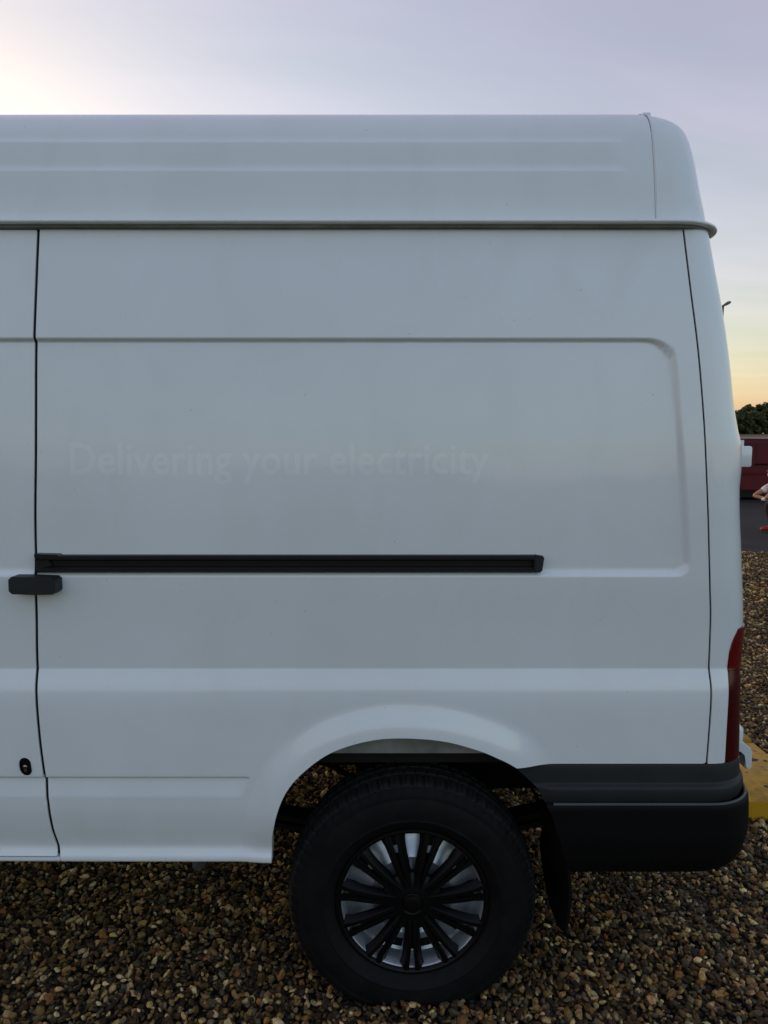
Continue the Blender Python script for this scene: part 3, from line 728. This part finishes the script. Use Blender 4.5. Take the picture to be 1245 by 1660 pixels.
def wheel(x, y, flip):
    wroot = bpy.data.objects.new('wheel', None); COL.objects.link(wroot); wroot.parent = van
    wroot.location = Vector((x, y, .308))+VP; wroot.rotation_euler = (0, 0, math.pi if flip else 0)
    for nm, me in (('tyre', tyre_me), ('rim', rim_me), ('wheel_trim', trim_me)):
        o = bpy.data.objects.new(nm, me); COL.objects.link(o); o.parent = wroot
    bm = bmesh.new(); add_tube(bm, [(0, .080, 0), (0, .17, 0)], .192, 40); new_obj('brake_drum', bm_mesh('brake_drum', bm, angle=40), 'under', wroot)  # drum oversized to block low sunset light showing through the rim
    return wroot
wheel(.081, .038, False); wheel(.081, W2-.038, True); wheel(-3.22, .038, False); wheel(-3.22, W2-.038, True)

# ------------------------------------------------------------------ loose gravel stones (real geometry near the van and along its tail)
def stone_proto(k):
    rr = np.random.default_rng(100+k); v = [(0, 0, 1.)]
    for ring in range(3):
        th = math.pi*(ring+1)/4
        for s in range(6):
            ph = 2*math.pi*(s+.5*(ring % 2))/6; v.append((math.sin(th)*math.cos(ph), math.sin(th)*math.sin(ph), math.cos(th)))
    v.append((0, 0, -1.)); v = np.array(v)
    d = np.ones(len(v))
    for _ in range(7):
        ax = rr.normal(size=3); ax /= np.linalg.norm(ax); lim = rr.uniform(.45, .85); dt = v@ax
        cut = dt > lim; v[cut] -= np.outer(dt[cut]-lim, ax)
    v *= (1+rr.normal(0, .09, (len(v), 1)))
    v *= np.array([1.15, rr.uniform(.68, .95), rr.uniform(.36, .62)])
    f = []
    for s in range(6): f.append((0, 1+s, 1+(s+1) % 6))
    for ring in range(2):
        o0, o1 = 1+ring*6, 7+ring*6
        for s in range(6):
            s2 = (s+1) % 6
            if ring % 2 == 0: f += [(o0+s, o1+s, o0+s2), (o0+s2, o1+s, o1+s2)]
            else: f += [(o0+s, o1+s2, o0+s2), (o0+s, o1+s, o1+s2)]
    for s in range(6): f.append((19, 13+(s+1) % 6, 13+s))
    return v, np.array(f)
protos = [stone_proto(k) for k in range(14)]
def scatter(x0, x1, y0, y1, sp, keep, size):
    nx, ny = int((x1-x0)/sp), int((y1-y0)/sp)
    gx, gy = np.meshgrid(np.arange(nx), np.arange(ny)); gx = gx.ravel()*sp+x0; gy = gy.ravel()*sp+y0
    gx = gx+RNG.uniform(-.5, .5, len(gx))*sp*1.3; gy = gy+RNG.uniform(-.5, .5, len(gy))*sp*1.3
    k = keep(gx, gy); gx, gy = gx[k], gy[k]
    s = size*np.exp(RNG.normal(0, .30, len(gx))); s = np.clip(s, size*.45, size*2.0)
    return gx, gy, s
def keep_common(x, y):
    foot = (np.abs(x-.081) < .19) & (y > .030) & (y < .235)
    plate = (x > 1.29) & (x < 1.885) & (y > 1.06) & (y < 2.55)
    return ~(foot | plate)
sets = []
sets.append(scatter(-1.55, 1.75, -.42, .75, .0150, keep_common, .0108))
sets.append(scatter(-1.6, 1.25, .75, 1.75, .0175, keep_common, .0115))
def right_zone(x, y):
    d = y+1.86; return keep_common(x, y) & (x > .445*d-.25) & (x < .62*d+.45) & ~((x < 1.25) & (y < 1.75)) & ~((x < 1.75) & (y < .75))
sets.append(scatter(.9, 4.2, .75, 3.4, .0175, right_zone, .0125))
sets.append(scatter(2.0, 7.2, 3.4, 8.46, .0265, right_zone, .0165))
def fringe(x, y):                       # thinner cover further out, where the sheet below carries the look
    d = y+1.86; dense = ((x > -1.55) & (x < 1.75) & (y > -.42) & (y < .75)) | ((x > -1.6) & (x < 1.25) & (y < 1.75) & (y >= .75)) | right_zone(x, y)
    return ~dense & keep_common(x, y) & ((y < 3.4) | (x > .2*d))
sets.append(scatter(-3.0, 4.4, -1.6, 3.4, .052, fringe, .0150))
sets.append(scatter(1.6, 8.0, 3.4, 8.44, .060, fringe, .0165))
gx = np.concatenate([s[0] for s in sets]); gy = np.concatenate([s[1] for s in sets]); gs = np.concatenate([s[2] for s in sets]); n = len(gx)
ang = RNG.uniform(0, 2*math.pi, n); tx = RNG.normal(0, .55, n); ty = RNG.normal(0, .55, n)
cz, sz, cx, sx, cy, sy = np.cos(ang), np.sin(ang), np.cos(tx), np.sin(tx), np.cos(ty), np.sin(ty)
Rm = np.zeros((n, 3, 3))
Rm[:, 0, 0] = cz*cy; Rm[:, 0, 1] = cz*sy*sx-sz*cx; Rm[:, 0, 2] = cz*sy*cx+sz*sx
Rm[:, 1, 0] = sz*cy; Rm[:, 1, 1] = sz*sy*sx+cz*cx; Rm[:, 1, 2] = sz*sy*cx-cz*sx
Rm[:, 2, 0] = -sy; Rm[:, 2, 1] = cy*sx; Rm[:, 2, 2] = cy*cx
und = .006*np.sin(gx*3.1+1)*np.sin(gy*2.3)+.005*np.sin(gx*7.7+gy*5.1)
heap = .010*np.exp(-(((gx-.081)/.30)**2+((gy-.14)/.19)**2)**2)
gz = RNG.uniform(-.006, .009, n)+und*.6+heap
pal = np.array([(.026, .018, .012), (.052, .034, .019), (.095, .062, .032), (.18, .125, .060), (.27, .195, .105), (.075, .070, .060), (.15, .14, .12), (.40, .32, .20), (.56, .49, .36), (.22, .115, .040), (.022, .020, .020), (.055, .034, .024)])
pw = np.array([.15, .13, .12, .12, .11, .07, .06, .08, .05, .04, .06, .08]); pw /= pw.sum()
pc = 1.12*pal[RNG.choice(len(pal), n, p=pw)]*np.array([1.04, .88, .58])*np.exp(RNG.normal(0, .16, (n, 1)))*np.exp(RNG.normal(0, .05, (n, 3)))
pk = RNG.integers(0, len(protos), n)
Vs, Fs, Cs = [], [], []; off = 0
for k, (pv, pf) in enumerate(protos):
    sel = pk == k; m_ = int(sel.sum())
    co = np.einsum('nij,vj->nvi', Rm[sel], pv)*gs[sel][:, None, None]
    co += np.stack([gx[sel], gy[sel], gz[sel]], 1)[:, None, :]
    Vs.append(co.reshape(-1, 3)); Fs.append((pf[None]+(np.arange(m_)*len(pv))[:, None, None]+off).reshape(-1, 3)); Cs.append(np.repeat(pc[sel], len(pv), 0)); off += m_*len(pv)
Vs = np.concatenate(Vs).astype(np.float32); Fs = np.concatenate(Fs).astype(np.int32); Cs = np.concatenate(Cs)
me = bpy.data.meshes.new('gravel'); me.vertices.add(len(Vs)); me.vertices.foreach_set('co', Vs.ravel())
me.loops.add(len(Fs)*3); me.loops.foreach_set('vertex_index', Fs.ravel()); me.polygons.add(len(Fs))
me.polygons.foreach_set('loop_start', np.arange(len(Fs), dtype=np.int32)*3); me.update(calc_edges=True)
me.polygons.foreach_set('use_smooth', np.repeat(RNG.random(len(Fs)//36) < .45, 36))
ca = me.color_attributes.new('stone', 'FLOAT_COLOR', 'POINT'); ca.data.foreach_set('color', np.concatenate([Cs, np.ones((len(Cs), 1))], 1).astype(np.float32).ravel())
ms = bpy.data.materials.new('stones'); ms.use_nodes = True; t = ms.node_tree; b = t.nodes['Principled BSDF']
at = t.nodes.new('ShaderNodeAttribute'); at.attribute_name = 'stone'; co = t.nodes.new('ShaderNodeTexCoord'); nz_ = t.nodes.new('ShaderNodeTexNoise'); nz_.inputs['Scale'].default_value = 130; nz_.inputs['Detail'].default_value = 4
t.links.new(co.outputs['Object'], nz_.inputs['Vector']); mr = t.nodes.new('ShaderNodeMapRange'); mr.inputs[1].default_value = .3; mr.inputs[2].default_value = .7; mr.inputs[3].default_value = .6; mr.inputs[4].default_value = 1.35
t.links.new(nz_.outputs['Fac'], mr.inputs[0]); mx = t.nodes.new('ShaderNodeVectorMath'); mx.operation = 'SCALE'; t.links.new(at.outputs['Color'], mx.inputs[0]); t.links.new(mr.outputs[0], mx.inputs['Scale'])
t.links.new(mx.outputs[0], b.inputs['Base Color']); b.inputs['Roughness'].default_value = .7; b.inputs['Specular IOR Level'].default_value = .25
tag(new_obj('gravel', me, ms), 'loose brown and tan gravel stones covering the ground under the white van', 'gravel', kind='stuff')
print('STONES', n, 'TRIS', len(Fs))

# ------------------------------------------------------------------ yellow ramp plate behind the van
ramp = empty('yellow_ramp', (1.59, 1.8, 0)); tag(ramp, 'low yellow painted metal ramp plate with dark spots lying on the gravel', 'ramp')
RP = Vector((-1.59, -1.8, 0))
bm = bmesh.new(); add_box(bm, (1.28, 1.049, -.02), (1.897, 1.648, .080), .006); o = new_obj('plate', bm_mesh('plate', bm, angle=40), 'yellow', ramp, RP); box_obj('front_edge', (1.28, 1.046, -.02), (1.897, 1.0488, .076), 'yellow2', ramp).location = RP
bm = bmesh.new(); add_box(bm, (1.28, 1.665, -.02), (1.897, 2.55, .092), .006); new_obj('rear_plate', bm_mesh('rear_plate', bm, angle=40), 'yellow', ramp, RP)
bm = bmesh.new(); add_box(bm, (1.29, 1.640, -.02), (1.890, 1.672, .066), .002); new_obj('joint', bm_mesh('joint', bm, angle=40), 'gap', ramp, RP)
M['rust'] = mat('dark_rust_spots', (.045, .028, .012), .8, var=.4, vscale=60)
bm = bmesh.new(); rr = random.Random(5)
for k in range(70):
    cx_, cy_ = rr.uniform(1.32, 1.86), rr.uniform(1.09, 1.61); sz_ = .5+2.2*rr.random()**3; a_, b_ = rr.uniform(.005, .013)*sz_, rr.uniform(.004, .009)*sz_; ph = rr.uniform(0, 6)
    bm.faces.new([bm.verts.new((cx_+a_*math.cos(q*math.pi/5)*(1+.25*math.sin(3*q+ph)), cy_+b_*math.sin(q*math.pi/5), .0806)) for q in range(10)])
tag(new_obj('rust_spots', bm_mesh('rust_spots', bm), 'rust', ramp, RP), kind='stuff')

# ------------------------------------------------------------------ red van across the yard
red = empty('panel_van', (11.08, 18.65, 0)); tag(red, 'dark red small panel van parked on the asphalt yard before the field', 'van')
RV = Vector((-13.1, -20.4, 0))
prof = [(10.72, .25), (10.62, .55), (10.64, .95), (10.82, 1.52), (10.95, 1.655), (11.3, 1.69), (13.3, 1.70), (13.75, 1.62), (14.35, 1.12), (15.05, .98), (15.32, .80), (15.36, .27), (14.92, .25), (14.86, .50), (14.70, .62), (14.54, .62), (14.38, .50), (14.32, .25), (11.92, .25), (11.86, .50), (11.70, .62), (11.54, .62), (11.38, .50), (11.32, .25)]
bm = bmesh.new(); add_prism(bm, prof, 19.55, 21.25)
for q in bm.verts:
    t = max(0, q.co.z-.95)/.75; q.co.y += .13*t*t*(1 if q.co.y < 20.4 else -1)
bmesh.ops.bevel(bm, geom=bm.edges[:], offset=.03, segments=3, affect='EDGES')
rb = new_obj('body', bm_mesh('body', bm, angle=35), 'red_paint', red, RV)
def rside(z): t = max(0, z-.95)/.75; return 19.55+.13*t*t
def rpanel(name, poly, m, dy=-.006, th=.012):
    bm = bmesh.new(); a = [bm.verts.new((x, rside(z)+dy, z)) for x, z in poly]; b_ = [bm.verts.new((x, rside(z)+dy+th, z)) for x, z in poly]; k = len(poly)
    bm.faces.new(a); bm.faces.new(b_[::-1])
    for i in range(k): bm.faces.new((a[i], b_[i], b_[(i+1) % k], a[(i+1) % k]))
    return new_obj(name, bm_mesh(name, bm), m, red, RV)
rpanel('sliding_door_gap', [(12.34, .50), (12.34, 1.56), (12.36, 1.56), (12.36, .50)], 'dark_red')
rpanel('side_panel_gap', [(11.0, 1.575), (13.2, 1.585), (13.2, 1.56), (11.0, 1.55)], 'dark_red')
rpanel('door_rail', [(12.30, .965), (13.1, .965), (13.1, 1.005), (12.30, 1.005)], 'plastic2', -.015)
rpanel('rub_strip', [(11.95, .70), (14.2, .70), (14.2, .76), (11.95, .76)], 'red_paint', -.02, .03)
rpanel('cab_window', [(13.15, 1.10), (13.15, 1.50), (13.55, 1.50), (14.05, 1.10)], 'glass')
rpanel('tail_light', [(10.68, .80), (10.72, 1.15), (10.80, 1.15), (10.80, .80)], 'red_lens', -.012)
box_obj('roof_highlight', (11.0, 19.68, 1.688), (13.3, 19.72, 1.712), mat('roof_edge_highlight', (.55, .42, .40), .4), red, .006).location = RV  # pale strip painted in as the highlight along the roof line
for wx in (11.62, 14.62):
    for wy, fl in ((19.58, 1), (21.22, -1)):
        wr = bpy.data.objects.new('wheel', None); COL.objects.link(wr); wr.parent = red; wr.location = Vector((wx, wy, .30))+RV; wr.rotation_euler.z = 0 if fl > 0 else math.pi
        v_, f_ = lathe_y([(.19, .16), (.27, .17), (.298, .15), (.302, .10), (.298, .03), (.27, .008), (.20, .01), (.19, .03)], 40, close=True); new_obj('tyre', py_mesh('tyre', v_, f_), 'rubber', wr)
        v_, f_ = lathe_y([(.0, .03), (.05, .025), (.12, .04), (.17, .02), (.192, .015), (.195, .05)], 32); new_obj('rim', py_mesh('rim', v_, f_), 'steel', wr)

box_obj('underbody', (10.75, 19.60, .06), (15.2, 21.2, .30), 'under', red).location = RV  # underbody deepened nearly to the ground, its black standing in for shade beneath

# ------------------------------------------------------------------ street lamp beyond the yard
lamp = empty('street_lamp', (16.70, 34, 0)); tag(lamp, 'tall thin street lamp with single angled lamp head, seen against the sky', 'street lamp')
LPz = Vector((-16.70, -34, 0))
tube_obj('pole', [(16.70, 34, -.1), (16.70, 34, 3), (16.72, 34, 6.2), (16.735, 34, 8.10), (16.75, 34, 8.25)], [.10, .085, .06, .05, .05], 'lamp_metal', lamp, 12).location = LPz
tube_obj('base_sleeve', [(16.70, 34, -.1), (16.70, 34, 1.1), (16.70, 34, 1.15)], [.12, .12, .09], 'lamp_metal', lamp, 12).location = LPz
bm = bmesh.new(); prf = [(0, .05, .05), (.12, .08, .075), (.26, .13, .12), (.40, .13, .11), (.48, .07, .05)]; rings = []
for s, w_, h_ in prf: rings.append([bm.verts.new((16.66+s*.93, 34+w_*math.cos(q*math.pi/6), 8.22+s*.42+h_*(math.sin(q*math.pi/6) if math.sin(q*math.pi/6) > 0 else .45*math.sin(q*math.pi/6)))) for q in range(12)])
for r0, r1 in zip(rings, rings[1:]):
    for q in range(12): bm.faces.new((r0[q], r0[(q+1) % 12], r1[(q+1) % 12], r1[q]))
bm.faces.new(rings[0]); bm.faces.new(rings[-1])
new_obj('lamp_head', bm_mesh('lamp_head', bm, angle=50), 'lamp_metal', lamp, LPz)

# ------------------------------------------------------------------ crouching person on the asphalt
def skin_body(name, joints, bones, m, parent, root, sub=2):
    """joints {name: (pos, radius)}; a continuous skinned surface"""
    me = bpy.data.meshes.new(name); names = list(joints); idx = {k: i for i, k in enumerate(names)}
    me.from_pydata([joints[k][0] for k in names], [(idx[a], idx[b_]) for a, b_ in bones], [])
    o = bpy.data.objects.new(name, me); COL.objects.link(o)
    sk = o.modifiers.new('skin', 'SKIN'); sk.use_smooth_shade = True
    for i, k in enumerate(names):
        r = joints[k][1]; me.skin_vertices[0].data[i].radius = r if isinstance(r, tuple) else (r, r)
        me.skin_vertices[0].data[i].use_root = (k == root)
    sb = o.modifiers.new('sub', 'SUBSURF'); sb.levels = sub; sb.render_levels = sub
    dg = bpy.context.evaluated_depsgraph_get(); dg.update()
    me2 = bpy.data.meshes.new_from_object(o.evaluated_get(dg)); bpy.data.objects.remove(o); me2.name = name
    me2.polygons.foreach_set('use_smooth', np.ones(len(me2.polygons), bool))
    return new_obj(name, me2, m, parent)
# local frame: person faces -x, origin between the feet
per = empty('person', (7.0, 10.72, 0)); tag(per, 'person in white t-shirt, dark trousers and red shoes crouching on the asphalt yard', 'person')
J = {'pelvis': ((.20, 0, .34), .125), 'belly': ((.12, 0, .48), .125), 'chest': ((-.02, 0, .66), (.14, .115)), 'upper': ((-.06, 0, .78), (.12, .09)), 'neck': ((-.085, 0, .875), .052), 'neck2': ((-.10, 0, .93), .05),
     'head': ((-.11, 0, 1.02), (.078, .085)), 'crown': ((-.11, 0, 1.09), (.066, .072)), 'jaw': ((-.15, 0, .985), .045), 'nose': ((-.197, 0, 1.02), .012)}
Bn = [('pelvis', 'belly'), ('belly', 'chest'), ('chest', 'upper'), ('upper', 'neck'), ('neck', 'neck2'), ('neck2', 'head'), ('head', 'crown'), ('neck2', 'jaw'), ('head', 'nose')]
for s, S in ((-1, 'r'), (1, 'l')):
    J.update({S+'hip': ((.17, s*.10, .32), .095), S+'knee': ((-.11, s*.17, .50), .064), S+'calf': ((-.03, s*.15, .28), .056), S+'ankle': ((.02, s*.14, .09), .042), S+'foot': ((-.085, s*.15, .045), .04), S+'toe': ((-.17, s*.16, .035), .032),
              S+'sho': ((-.06, s*.17, .80), .062), S+'elb': ((-.315, s*.22, .635), .040), S+'wri': ((-.22, s*.07, .605), .030), S+'palm': ((-.195, s*.02, .595), .034)})
    Bn += [('pelvis', S+'hip'), (S+'hip', S+'knee'), (S+'knee', S+'calf'), (S+'calf', S+'ankle'), (S+'ankle', S+'foot'), (S+'foot', S+'toe'), ('upper', S+'sho'), (S+'sho', S+'elb'), (S+'elb', S+'wri'), (S+'wri', S+'palm')]
body = skin_body('body', J, Bn, 'skin', per, 'pelvis')
def grown(name, keys, bones, add, m):
    jj = {}
    for k in keys:
        p, r = J[k]; jj[k] = (p, tuple(q+add for q in r) if isinstance(r, tuple) else r+add)
    return jj
tj = grown('t', ['pelvis', 'belly', 'chest', 'upper', 'rsho', 'lsho'], None, .014, None)
tj['pelvis'] = ((.17, 0, .40), .135)
for s, S in ((-1, 'r'), (1, 'l')): tj[S+'slv'] = ((-.19, s*.198, .71), .068)
skin_body('tshirt', tj, [('pelvis', 'belly'), ('belly', 'chest'), ('chest', 'upper'), ('upper', 'rsho'), ('upper', 'lsho'), ('rsho', 'rslv'), ('lsho', 'lslv')], 'tshirt', per, 'pelvis')
pj = grown('p', ['pelvis', 'rhip', 'lhip', 'rknee', 'lknee', 'rcalf', 'lcalf', 'rankle', 'lankle'], None, .014, None)
skin_body('trousers', pj, [('pelvis', 'rhip'), ('pelvis', 'lhip'), ('rhip', 'rknee'), ('lhip', 'lknee'), ('rknee', 'rcalf'), ('lknee', 'lcalf'), ('rcalf', 'rankle'), ('lcalf', 'lankle')], 'trousers', per, 'pelvis')
for s in (-1, 1):
    sj = {'heel': ((.035, s*.14, .05), .045), 'mid': ((-.065, s*.148, .05), .047), 'ball': ((-.145, s*.156, .04), .044), 'toe': ((-.20, s*.16, .035), .034)}
    skin_body('shoe', sj, [('heel', 'mid'), ('mid', 'ball'), ('ball', 'toe')], 'shoe', per, 'heel')
hj = {'a': ((-.075, 0, 1.05), .085), 'b': ((-.105, 0, 1.11), .072), 'c': ((-.045, 0, .98), .055)}
skin_body('hair', hj, [('a', 'b'), ('a', 'c')], 'hair', per, 'a')
for s in (-1, 1):                       # five bent fingers on each hand
    for k in range(4):
        oy = s*(.02-.0), (k-1.5)*.017
        p0 = Vector((-.205-.004*k, s*.022, .600+oy[1])); ln = (.030, .036, .034, .026)[k]
        skin_body('finger', {'a': (tuple(p0+Vector((.0, s*.012, 0))), .0095), 'b': (tuple(p0+Vector((.010, -s*ln*.8, -.004))), .009), 'c': (tuple(p0+Vector((.030, -s*ln*1.1, -.012))), .008)}, [('a', 'b'), ('b', 'c')], 'skin', body, 'a', 1)
    skin_body('thumb', {'a': ((-.205, s*.040, .625), .011), 'b': ((-.190, s*.010, .640), .010), 'c': ((-.168, -s*.006, .635), .0085)}, [('a', 'b'), ('b', 'c')], 'skin', body, 'a', 1)
bm = bmesh.new(); bmesh.ops.create_icosphere(bm, subdivisions=3, radius=1)
rr = np.random.default_rng(3); ks = rr.uniform(-4, 4, (6, 3)); fp = rr.uniform(0, 6, 6)
for q in bm.verts:
    w_ = sum(math.sin(k_[0]*q.co.x+k_[1]*q.co.y+k_[2]*q.co.z+p_) for k_, p_ in zip(ks, fp))*.10; q.co = Vector((q.co.x*.075, q.co.y*.07, q.co.z*.034))*(1+w_)
cl = new_obj('cleaning_cloth', bm_mesh('cleaning_cloth', bm, smooth=True), 'cloth', None, (6.80, 10.72, .585)); tag(cl, 'crumpled white cloth held in the hands of the crouching person', 'cloth')

# ------------------------------------------------------------------ trees along the far edge of the field
def tree(name, x, y, z0, h, rad, label, lm, seed):
    rr = np.random.default_rng(seed); root = empty(name, (x, y, z0)); tag(root, label, 'tree', 'trees along the far field edge')
    bm = bmesh.new(); add_tube(bm, [(0, 0, -.2), (.1, 0, h*.25), (-.1, .1, h*.5), (.1, 0, h*.8)], [.32, .26, .18, .06], 8)
    for k in range(7):
        a = rr.uniform(0, 6.28); z = h*rr.uniform(.25, .6); ln = rad*rr.uniform(.5, .8)
        add_tube(bm, [(0, 0, z), (ln*.5*math.cos(a), ln*.5*math.sin(a), z+ln*.25), (ln*math.cos(a), ln*math.sin(a), z+ln*.55)], [.12, .07, .03], 6)
    new_obj('trunk', bm_mesh('trunk', bm, smooth=True), 'bark', root)
    nb = 90; cen = []
    for k in range(nb):
        u = rr.uniform(0, 1); a = rr.uniform(0, 6.28); zc = h*(.02+.90*u); rmax = rad*math.sqrt(max(.05, 1-((zc/h-.36)/.66)**2))
        r0 = rmax*math.sqrt(rr.uniform(.1, 1)); cen.append((r0*math.cos(a), r0*math.sin(a), zc, rr.uniform(.45, 1.0)*rad*.26))
    V, F = [], []
    for cx_, cy_, cz_, r_ in cen:
        m_ = 110; d = rr.normal(size=(m_, 3)); d /= np.linalg.norm(d, axis=1)[:, None]; p = np.array([cx_, cy_, cz_])+d*(r_*rr.uniform(.45, 1.08, (m_, 1)))*np.array([1, 1, .8])
        for q in p:
            s_ = rr.uniform(.12, .30); u_ = rr.normal(size=3); u_ /= np.linalg.norm(u_); v_ = np.cross(u_, rr.normal(size=3)); v_ /= np.linalg.norm(v_)+1e-9
            b0 = len(V); V += [q-u_*s_, q+v_*s_*.6, q+u_*s_, q-v_*s_*.6]; F.append((b0, b0+1, b0+2, b0+3))
    new_obj('crown', py_mesh('crown', V, F, False), lm, root)
tr = [(62, 6.4, 4.2), (68.5, 5.6, 4.0), (74.5, 5.2, 3.2), (78.2, 6.4, 2.9), (82.2, 7.4, 3.2), (87, 6.6, 3.6), (92.5, 7.2, 4.0), (99, 6.2, 3.8), (71.6, 4.6, 2.6), (76.4, 4.7, 2.6), (80.4, 5.4, 2.6), (84.6, 5.6, 2.8)]
tl = ['broad dark tree on the far field edge hidden mostly by the white van', 'rounded dark tree on the far field edge behind the white van', 'low rounded tree beside the gap in the far treeline', 'ragged-topped tree right of the gap in the far treeline', 'tallest domed tree of the far treeline', 'bushy tree past the tallest domed tree of the far treeline', 'wide spreading tree toward the end of the far treeline', 'last tree at the end of the far treeline', 'low bush-like tree in front of the rounded dark tree', 'low tree filling the gap in the far treeline', 'shrubby tree under the ragged-topped tree of the far treeline', 'shrubby tree beside the tallest domed tree of the far treeline']
for i, ((x, h, r_), lb) in enumerate(zip(tr, tl)):
    tree('field_tree', x, 150 if i < 8 else 146.5, 3.1, h, r_, lb, 'leaf_a' if i % 3 else 'leaf_b', 40+i)

# the wood going on along the field edge on both sides, one mass
rr = np.random.default_rng(77); V, F = [], []
for x in np.concatenate([np.arange(-130, 57, 1.15), np.arange(104, 190, 1.15)]):
    htop = 6.0+1.3*math.sin(x*.21)+.9*math.sin(x*.53+1)+rr.uniform(-.5, .5)
    m_ = 190; u_ = rr.uniform(0, 1, m_)
    P_ = np.stack([x+rr.normal(0, 1.1, m_), 149+rr.normal(0, 1.6, m_)*np.sqrt(1.02-u_), 3.0+htop*u_], 1)
    a = rr.normal(size=(m_, 3)); a /= np.linalg.norm(a, axis=1)[:, None]; b = np.cross(a, rr.normal(size=(m_, 3))); b /= np.linalg.norm(b, axis=1)[:, None]
    sz_ = rr.uniform(.25, .55, (m_, 1)); b0 = len(V); V += np.stack([P_-a*sz_, P_+b*sz_*.6, P_+a*sz_, P_-b*sz_*.6], 1).reshape(-1, 3).tolist()
    F += (np.arange(m_)[:, None]*4+np.arange(4)[None]+b0).tolist()
tag(new_obj('wood', py_mesh('wood', V, F, False), 'leaf_a'), 'dark continuous wood along the far field edge', 'wood', kind='stuff')

# low hedgerow across the ground behind the viewer; it only shows as a soft ragged edge mirrored in the van's side
V, F = [], []
for x in np.arange(-90, 90, .9):
    htop = 3.2+1.2*math.sin(x*.17+2)+1.1*max(0, math.sin(x*.41))+rr.uniform(-.4, .6); m_ = 70; u_ = rr.uniform(0, 1, m_)
    P_ = np.stack([x+rr.normal(0, .8, m_), -62+rr.normal(0, 1.0, m_)*np.sqrt(1.02-u_), htop*u_], 1)
    a = rr.normal(size=(m_, 3)); a /= np.linalg.norm(a, axis=1)[:, None]; b = np.cross(a, rr.normal(size=(m_, 3))); b /= np.linalg.norm(b, axis=1)[:, None]
    sz_ = rr.uniform(.3, .6, (m_, 1)); b0 = len(V); V += np.stack([P_-a*sz_, P_+b*sz_*.7, P_+a*sz_, P_-b*sz_*.7], 1).reshape(-1, 3).tolist()
    F += (np.arange(m_)[:, None]*4+np.arange(4)[None]+b0).tolist()
tag(new_obj('hedgerow', py_mesh('hedgerow', V, F, False), 'leaf_a'), 'low dark hedgerow mirrored faintly in the side of the white van', 'hedge', kind='stuff')
